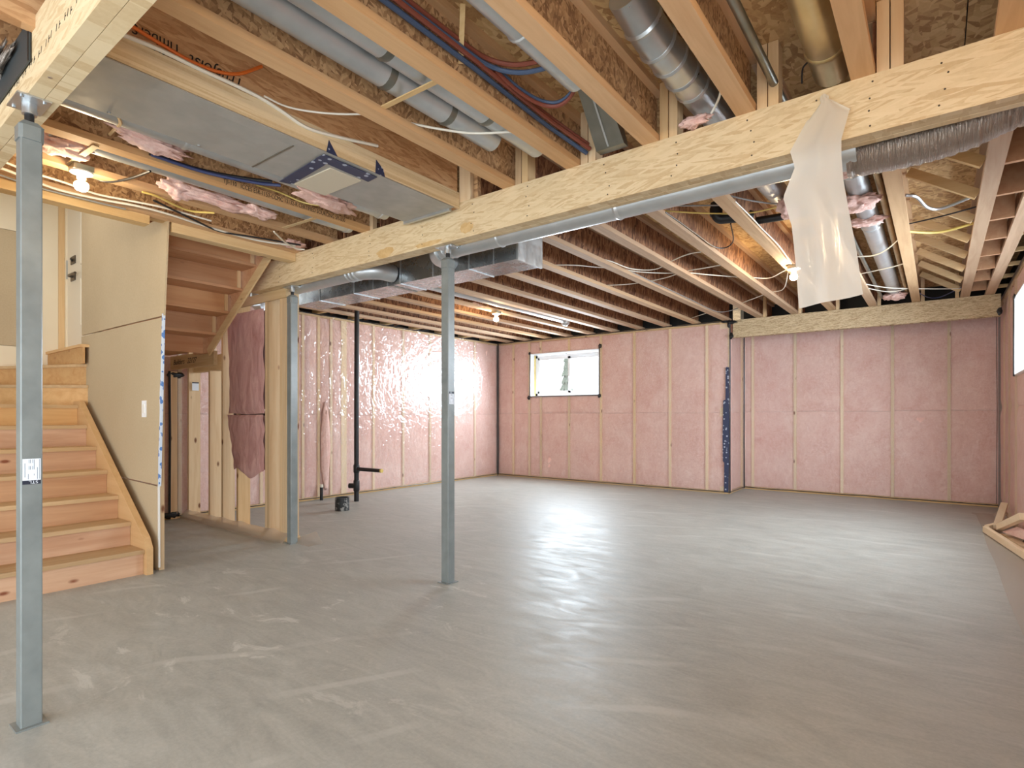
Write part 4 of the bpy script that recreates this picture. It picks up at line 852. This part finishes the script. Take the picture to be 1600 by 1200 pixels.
# ------------------------------------------------------------------ bare bulbs
def bulb(x, y, label, mat='bulb', zj=JB, r=.035):
    e = empty('lamp_holder', (x, y, zj)); tag(e, label, 'light')
    zb = zj - .10
    MB().box(x - .05, x + .05, y - .05, y + .05, zj - .034, zj - .001).build('junction_box', M['galv_dark'], e)
    MB().tube([(x, y, zj - .034), (x, y, zj - .042), (x, y, zj - .050), (x, y, zj - .058), (x, y, zj - .074)], [.058, .056, .030, .024, .022], 20).build('porcelain_base', M['porcelain'], e, True)
    bl = MB(); prof = [(.0, .012), (-.012, .016), (-.03, r), (-.05, r * 1.04), (-.066, r * .8), (-.076, .004)]
    bl.tube([(x, y, zj - .072 + a) for a, b in prof], [b for a, b in prof], 18); bl.build('bulb', M[mat], e, True)
    return e
bulb(-4.02, 1.10, 'lit bare bulb in white holder at left beside the foremost post')
bulb(-4.93, 6.13, 'small lit bare bulb far back under the middle joists', 'bulb_bright')
bulb(-1.12, 6.02, 'lit bare bulb partly behind the hanging plastic sheet', 'bulb_bright')
bulb(0.22, 1.25, 'added bare bulb overhead near the right wall, unseen', 'bulb_bright')  # extra bulb added out of view for warm light on the right

# ------------------------------------------------------------------ hanging plastic sheet
out_l = [(0.0, -.395, -.40), (0.10, -.46, -.30), (0.25, -.535, -.335), (0.33, -.515, -.335), (0.46, -.565, -.325), (0.60, -.53, -.305), (0.80, -.512, -.275), (1.0, -.498, -.252)]
def sheet(a, b):
    for (q0, l0, r0), (q1, l1, r1) in zip(out_l[:-1], out_l[1:]):
        if q0 <= b <= q1:
            u = (b - q0) / (q1 - q0); l = l0 + (l1 - l0) * u; r = r0 + (r1 - r0) * u; break
    if b < .02: l, r = -.42, -.385
    x = l + (r - l) * a; z = 2.638 - .955 * b + .03 * a * b - (0.0 if b > .1 else .03 * abs(a - .4))
    yy = 2.852 - .022 * b - .03 * math.sin(min(1, b * 3) * math.pi / 2) + .010 * math.sin(a * 8 + b * 1.5) * min(1, b * 3) + .022 * noise.noise(Vector((a * 2.2, b * 2.0, 2))) * (1 - .5 * b) - .02
    return (x, min(yy, 2.852), z)
hs = MB().grid(sheet, 20, 60).build('plastic_sheet', M['film_milky'], None, True); tag(hs, 'torn milky plastic sheet hanging from the long beam', 'plastic sheet')
tab = MB().grid(lambda a, b: (-.405 + .10 * a, 2.852 - .012 * math.sin(a * 3), 2.625 - .02 * a - .17 * b * (1 - .25 * a)), 6, 6).build('torn_corner', M['film_milky'], None, True)
tab.parent = hs; tab.location = -hs.location

# ------------------------------------------------------------------ loose insulation scraps
def scrap(c, size, label, rot=0.0, seed=1):
    o = blob('insulation_scrap', c, size, M['wool'], None, rot, seed, 4, .55); tag(o, label, 'insulation', 'scraps of pink glass wool stuffed between the joists')
scrap((-3.86, 0.93, 2.70), (.12, .14, .04), 'pink wool scrap beside the foremost post top', .2, 3)
scrap((-3.42, 1.25, 2.685), (.075, .17, .032), 'pink wool scrap under the left edge of the flat duct', .1, 5)
scrap((-3.98, 1.62, 2.70), (.05, .11, .055), 'upright pink wool tuft above the tan drywall corner', .0, 8)
scrap((-3.96, 1.90, 2.685), (.055, .24, .036), 'long pink wool strip hanging below the stamped joist', .05, 11)
scrap((-3.93, 2.12, 2.68), (.055, .12, .036), 'torn pink wool end with dark print at the strip end', .05, 14)
scrap((-3.33, 2.32, 2.675), (.10, .22, .03), 'pink wool scrap beneath the taped register of the flat duct', .2, 17)
scrap((-4.45, 2.73, 2.69), (.06, .10, .03), 'small pink wool tuft at the far left end of the beam', .1, 19)
scrap((-0.46, 4.0, 2.71), (.13, .05, .035), 'topmost pink wool collar on the mauve duct', .0, 21)
scrap((-0.46, 4.65, 2.71), (.13, .13, .05), 'largest pink wool wad on the mauve duct', .0, 23)
scrap((-0.45, 5.15, 2.71), (.12, .05, .03), 'lowest thin pink wool collar on the mauve duct', .0, 25)
scrap((-0.86, 4.45, 2.70), (.06, .12, .06), 'pink wool wad at the left edge of the hanging plastic', .0, 27)
scrap((-0.44, 8.55, 2.72), (.10, .10, .05), 'pink wool wad at the far end of the mauve duct', .0, 29)
scrap((-0.98, 2.84, 2.70), (.07, .03, .025), 'pink wool tuft under the shiny elbow duct on the beam', .0, 31)
scrap((-5.02, 5.75, 2.70), (.07, .22, .03), 'pink wool scrap beside the far bulb', .0, 33)

# ------------------------------------------------------------------ cables
def cable(label, pts, mat, r=0.006, z=None, cat='cable'):
    P = [(p[0], p[1], p[2] if z is None else z) for p in pts]
    return tag(MB().tube(spline(P, 6), r, 6).build('cable', mat, None, True), label, cat, 'electrical cables strung along the joists')
S, SG, SY, SK, SB = M['sheath'], M['sheath_grey'], M['sheath_yellow'], M['sheath_black'], M['sheath_blue']
cable('white cable snaking above the stairs to the left end of the beam', [(-4.378, 0.806, 2.655), (-4.43, 0.933, 2.655), (-4.504, 1.107, 2.655), (-4.477, 1.341, 2.655), (-4.419, 1.53, 2.655), (-4.418, 1.733, 2.655), (-4.477, 2.051, 2.655), (-4.491, 2.416, 2.655), (-4.373, 2.703, 2.655)], S, .008)
cable('second white cable just above the first over the stairs', [(-4.261, 0.784, 2.66), (-4.325, 0.925, 2.66), (-4.351, 1.101, 2.66), (-4.409, 1.286, 2.66), (-4.368, 1.455, 2.66), (-4.321, 1.666, 2.66), (-4.33, 1.984, 2.66)], S, .007)
cable('black cable drooping above the tan drywall corner', [(-4.201, 1.549, 2.65), (-4.297, 1.727, 2.65), (-4.405, 1.925, 2.65), (-4.494, 2.132, 2.65), (-4.412, 2.374, 2.65), (-4.307, 2.71, 2.65)], SK, .007)
cable('short white cable curling at the far left end of the beam', [(-4.133, 2.368, 2.64), (-4.304, 2.562, 2.64), (-4.394, 2.716, 2.64), (-4.366, 2.784, 2.64)], S, .007)
cable('black cable sagging past the left bulb', [(-4.18, 1.153, 2.69), (-4.155, 1.262, 2.67), (-4.001, 1.333, 2.67), (-3.793, 1.381, 2.68)], SK, .007)
cable('grey cable over the top left of the stair opening', [(-4.50, 0.75, 2.662), (-4.56, 1.0, 2.655), (-4.545, 1.3, 2.65), (-4.55, 1.5, 2.655)], SG, .006)
cable('yellow cable pair under the long wool strip', [(-4.116, 1.451, 2.655), (-4.12, 1.538, 2.655), (-4.184, 1.682, 2.65), (-4.208, 1.796, 2.65), (-4.131, 1.915, 2.655)], SY, .007)
cable('white cable stapled along the strand joist above the flat duct', [(-2.615, 0.842, 2.735), (-2.615, 0.988, 2.745), (-2.615, 1.143, 2.742), (-2.615, 1.284, 2.745), (-2.615, 1.423, 2.742), (-2.615, 1.539, 2.725), (-2.615, 1.682, 2.70), (-2.615, 1.878, 2.728), (-2.615, 2.143, 2.782)], S, .009)
cable('thin white cable bridging from strand joist to next joist', [(-2.60, 1.44, 2.75), (-2.60, 1.553, 2.75), (-2.54, 1.66, 2.75), (-2.43, 1.773, 2.75), (-2.25, 1.90, 2.75)], S, .005)
cable('white cable crossing below the paired round ducts', [(-2.19, 1.991, 2.72), (-2.10, 2.133, 2.718), (-1.982, 2.271, 2.715), (-1.77, 2.42, 2.72)], S, .006)
cable('orange cable sagging across the strand joist lettering', [(-2.628, 0.86, 2.80), (-2.626, 1.015, 2.775), (-2.626, 1.118, 2.765), (-2.626, 1.229, 2.775), (-2.626, 1.332, 2.815), (-2.626, 1.442, 2.904)], M['orange'], .008)
cable('black cable bundle along the joist beside the flat duct', [(-3.585, 1.30, 2.70), (-3.57, 1.493, 2.69), (-3.52, 1.651, 2.685), (-3.46, 1.80, 2.69), (-3.40, 1.937, 2.70)], SK, .012)
cable('blue cable running beside the black bundle near the flat duct', [(-3.56, 1.30, 2.685), (-3.54, 1.522, 2.675), (-3.49, 1.69, 2.67), (-3.42, 1.875, 2.675), (-3.36, 1.971, 2.68)], SB, .010)
cable('thin yellow cable on the stamped joist web', [(-3.62, 1.95, 2.74), (-3.60, 2.1, 2.735), (-3.55, 2.25, 2.70), (-3.45, 2.35, 2.68)], SY, .006)
cable('pale cable rising from the shiny elbow duct', [(-0.93, 2.85, 2.69), (-0.88, 2.83, 2.74), (-0.83, 2.74, 2.74), (-0.79, 2.62, 2.72)], S, .006)
cable('black cable hanging against the darkest bay above the beam', [(-0.47, 2.92, 2.86), (-0.50, 2.91, 2.83), (-0.505, 2.9, 2.79), (-0.505, 2.9, 2.75)], SK, .004)
K = [('white cable looping from the first joist right of the trunk duct', [(-2.60, 4.85, 2.72), (-2.55, 4.98, 2.715), (-2.50, 5.25, 2.70), (-2.40, 5.42, 2.70), (-2.281, 5.48, 2.71), (-2.12, 5.36, 2.72), (-1.864, 5.20, 2.72), (-1.65, 5.22, 2.72)], S),
 ('white cable sagging through the middle back joists', [(-2.60, 5.30, 2.72), (-2.5, 5.45, 2.705), (-2.291, 5.66, 2.70), (-2.12, 5.81, 2.71), (-1.933, 6.05, 2.705), (-1.645, 6.45, 2.71)], S),
 ('grey cable running beside a back joist to the far corner tape', [(-2.56, 5.374, 2.71), (-2.545, 5.953, 2.70), (-2.54, 6.4, 2.70), (-2.54, 7.106, 2.70), (-2.53, 8.2, 2.70), (-2.30, 8.2, 2.70), (-2.12, 8.0, 2.71)], SG),
 ('pale cable just right of the trunk duct end', [(-3.08, 4.75, 2.72), (-2.9, 4.88, 2.715), (-2.786, 5.007, 2.71), (-2.6, 5.31, 2.72)], S),
 ('pale cable crossing four joists toward the middle', [(-3.08, 5.86, 2.72), (-2.85, 5.92, 2.71), (-2.6, 5.96, 2.715), (-2.35, 5.89, 2.71), (-2.12, 5.78, 2.715), (-1.9, 5.75, 2.71), (-1.645, 5.76, 2.72)], S),
 ('white cable pair running to the bulb behind the plastic', [(-1.645, 6.48, 2.72), (-1.462, 6.55, 2.70), (-1.275, 6.3, 2.69), (-1.17, 6.08, 2.66)], S),
 ('white cable rising from the far joists to the plastic sheet bulb', [(-2.12, 7.9, 2.72), (-1.9, 7.6, 2.70), (-1.645, 7.4, 2.715), (-1.45, 7.2, 2.70), (-1.2, 6.2, 2.68)], S),
 ('yellow cable bridging joists below the long round duct', [(-1.645, 4.04, 2.74), (-1.452, 4.169, 2.72), (-1.304, 4.302, 2.72), (-1.175, 4.40, 2.72), (-1.0, 4.43, 2.72), (-0.76, 4.40, 2.74)], SY),
 ('grey flexible cable left of the hanging plastic', [(-1.17, 4.03, 2.74), (-1.023, 4.219, 2.72), (-0.88, 4.385, 2.72), (-0.72, 4.5, 2.74)], SG),
 ('grey cable under the long round duct near its joint', [(-1.645, 3.85, 2.73), (-1.494, 3.957, 2.72), (-1.384, 4.04, 2.72), (-1.20, 4.2, 2.73)], SG),
 ('dark cable stapled along a back joist to the black elbow', [(-1.60, 3.979, 2.70), (-1.592, 4.235, 2.70), (-1.588, 4.572, 2.70), (-1.57, 5.002, 2.69), (-1.50, 5.13, 2.70), (-1.41, 5.02, 2.72), (-1.34, 4.70, 2.76)], SK),
 ('white cable running along the joist to the plastic sheet bulb', [(-1.13, 4.069, 2.70), (-1.115, 4.465, 2.69), (-1.12, 4.774, 2.695), (-1.11, 5.354, 2.69), (-1.12, 5.9, 2.66)], S),
 ('short pale cable at the taped far corner', [(-3.08, 8.68, 2.73), (-2.767, 8.359, 2.715), (-2.61, 8.25, 2.72)], S),
 ('silver flexible conduit arching between the right joists', [(-0.18, 4.779, 2.74), (-0.12, 4.831, 2.73), (-0.058, 5.028, 2.70), (0.034, 5.082, 2.695), (0.25, 4.99, 2.73)], M['galv']),
 ('black thin cable across the braces of the right bay', [(-0.22, 5.41, 2.71), (0.017, 5.309, 2.70), (0.25, 5.24, 2.71)], SK),
 ('pale cable bowing beneath the mauve duct', [(-0.69, 6.2, 2.71), (-0.578, 6.19, 2.70), (-0.476, 6.176, 2.69), (-0.37, 6.058, 2.695), (-0.23, 5.75, 2.72)], S),
 ('thin pale cable under the mauve duct farther back', [(-0.69, 7.0, 2.71), (-0.39, 6.826, 2.70), (-0.23, 6.75, 2.71)], S),
 ('bright white cable near the far end of the right bays', [(-0.69, 7.45, 2.70), (-0.477, 7.814, 2.69), (-0.272, 8.0, 2.685), (-0.034, 8.232, 2.69), (0.22, 8.47, 2.70)], S),
 ('second white cable at the far end under the mauve duct', [(-0.69, 7.7, 2.70), (-0.464, 8.1, 2.69), (-0.25, 8.06, 2.70)], S),
 ('blue cable drooping onto the short far beam', [(-0.18, 8.48, 2.70), (-0.089, 8.80, 2.69), (0.028, 8.83, 2.69), (0.22, 8.44, 2.71)], SB),
 ('yellowish cable across the right bay below the conduit', [(-0.23, 5.62, 2.72), (0.0, 5.75, 2.70), (0.24, 5.72, 2.72)], SY)]
for lb, pts, m in K: cable(lb, pts, m, .011 if 'conduit' in lb else .0055)
tag(MB().tube(spline([(-0.98, 5.85, 2.70), (-0.96, 5.83, 2.76), (-1.0, 5.85, 2.80), (-1.04, 5.87, 2.76), (-1.0, 5.86, 2.71), (-0.94, 5.85, 2.68)], 6), .005, 6).build('cable', S, None, True), 'curled white cable ends above the plastic sheet bulb', 'cable')

# ------------------------------------------------------------------ lumber offcuts on a polythene sheet by the right wall
ps = MB().grid(lambda a, b: (0.37 + .25 * a + .03 * noise.noise(Vector((b * 4, 0, 1))) * (1 - a) - .04 * (b > .97), 2.6 + 6.4 * b, 0.004 + .006 * max(0, noise.noise(Vector((a * 3, b * 14, 5)))) + (.05 * max(0, a - .85) / .15)), 8, 60).build('plastic_sheet', M['film_floor'], None, True)
tag(ps, 'clear plastic sheet lying on the floor along the right wall', 'plastic sheet')
def offcut(label, a, b, wd=.038, hd=.089):
    return tag(MB().beam(a, b, wd, hd).build('lumber_offcut', M['offcut']), label, 'offcut', 'lumber offcuts piled by the right wall')
offcut('long pale offcut lying along the outer edge of the pile', (0.385, 7.52, 0.04), (0.60, 6.2, 0.04), .04, .06)
offcut('short pale offcut closing the far end of the pile', (0.40, 7.56, 0.045), (0.60, 8.05, 0.045), .04, .06)
offcut('stubby pale offcut standing tilted at the far wall end', (0.475, 7.50, 0.075), (0.575, 8.1, 0.24), .06, .04)
offcut('pale offcut leaning up toward the right wall', (0.485, 7.40, 0.09), (0.585, 6.55, 0.33), .045, .06)
offcut('small orange-tinted offcut lying inside the pile', (0.52, 7.12, 0.03), (0.60, 6.95, 0.03), .05, .05)
offcut('flat pale offcut beside the small orange-tinted one', (0.50, 7.30, 0.025), (0.61, 7.10, 0.025), .07, .04)
offcut('flat offcut nearest the picture edge inside the pile', (0.545, 6.9, 0.05), (0.61, 6.6, 0.05), .07, .04)
tag(MB().prism([(0.50, 7.2, 0.075), (0.60, 6.6, 0.12), (0.61, 6.6, 0.2), (0.61, 7.3, 0.12)], (0, 0, .006)).build('paper_scrap', M['wool']), 'pink wool scrap lying on the lumber offcuts', 'insulation')
tag(MB().prism([(-1.66, 1.05, 0.001), (-1.63, 1.06, 0.001), (-1.635, 1.075, 0.001), (-1.665, 1.07, 0.001)], (0, 0, .004)).build('paper_scrap', M['white']), 'tiny white scrap on the bare floor near the foremost post', 'scrap')

# ------------------------------------------------------------------ outside the back window
gr = MB().box(-40, 30, 9.6 + .6, 60, 1.0, 1.1).build('ground', M['ground']); struct(gr)
tr = empty('conifer_tree', (-17.4, 28.2, 1.1)); tag(tr, 'dark conifer seen through the back window', 'tree')
MB().tube([(-17.4, 28.2, 1.1), (-17.4, 28.2, 4.6)], [.14, .03], 8).build('trunk', M['bark'], tr)
cm = MB()
for k in range(8):
    z = 1.5 + k * .42; r = (.62 - k * .065) * (1 + .15 * math.sin(k * 3)); n = 9
    ring = [(-17.4 + r * (1 if i % 2 else .62) * math.cos(2 * math.pi * i / (2 * n)), 28.2 + r * (1 if i % 2 else .62) * math.sin(2 * math.pi * i / (2 * n)), z - (.12 if i % 2 else 0)) for i in range(2 * n)]
    cm.add(ring + [(-17.4, 28.2, z + .75)], [(i, (i + 1) % (2 * n), 2 * n) for i in range(2 * n)])
cm.build('foliage', M['conifer'], tr)
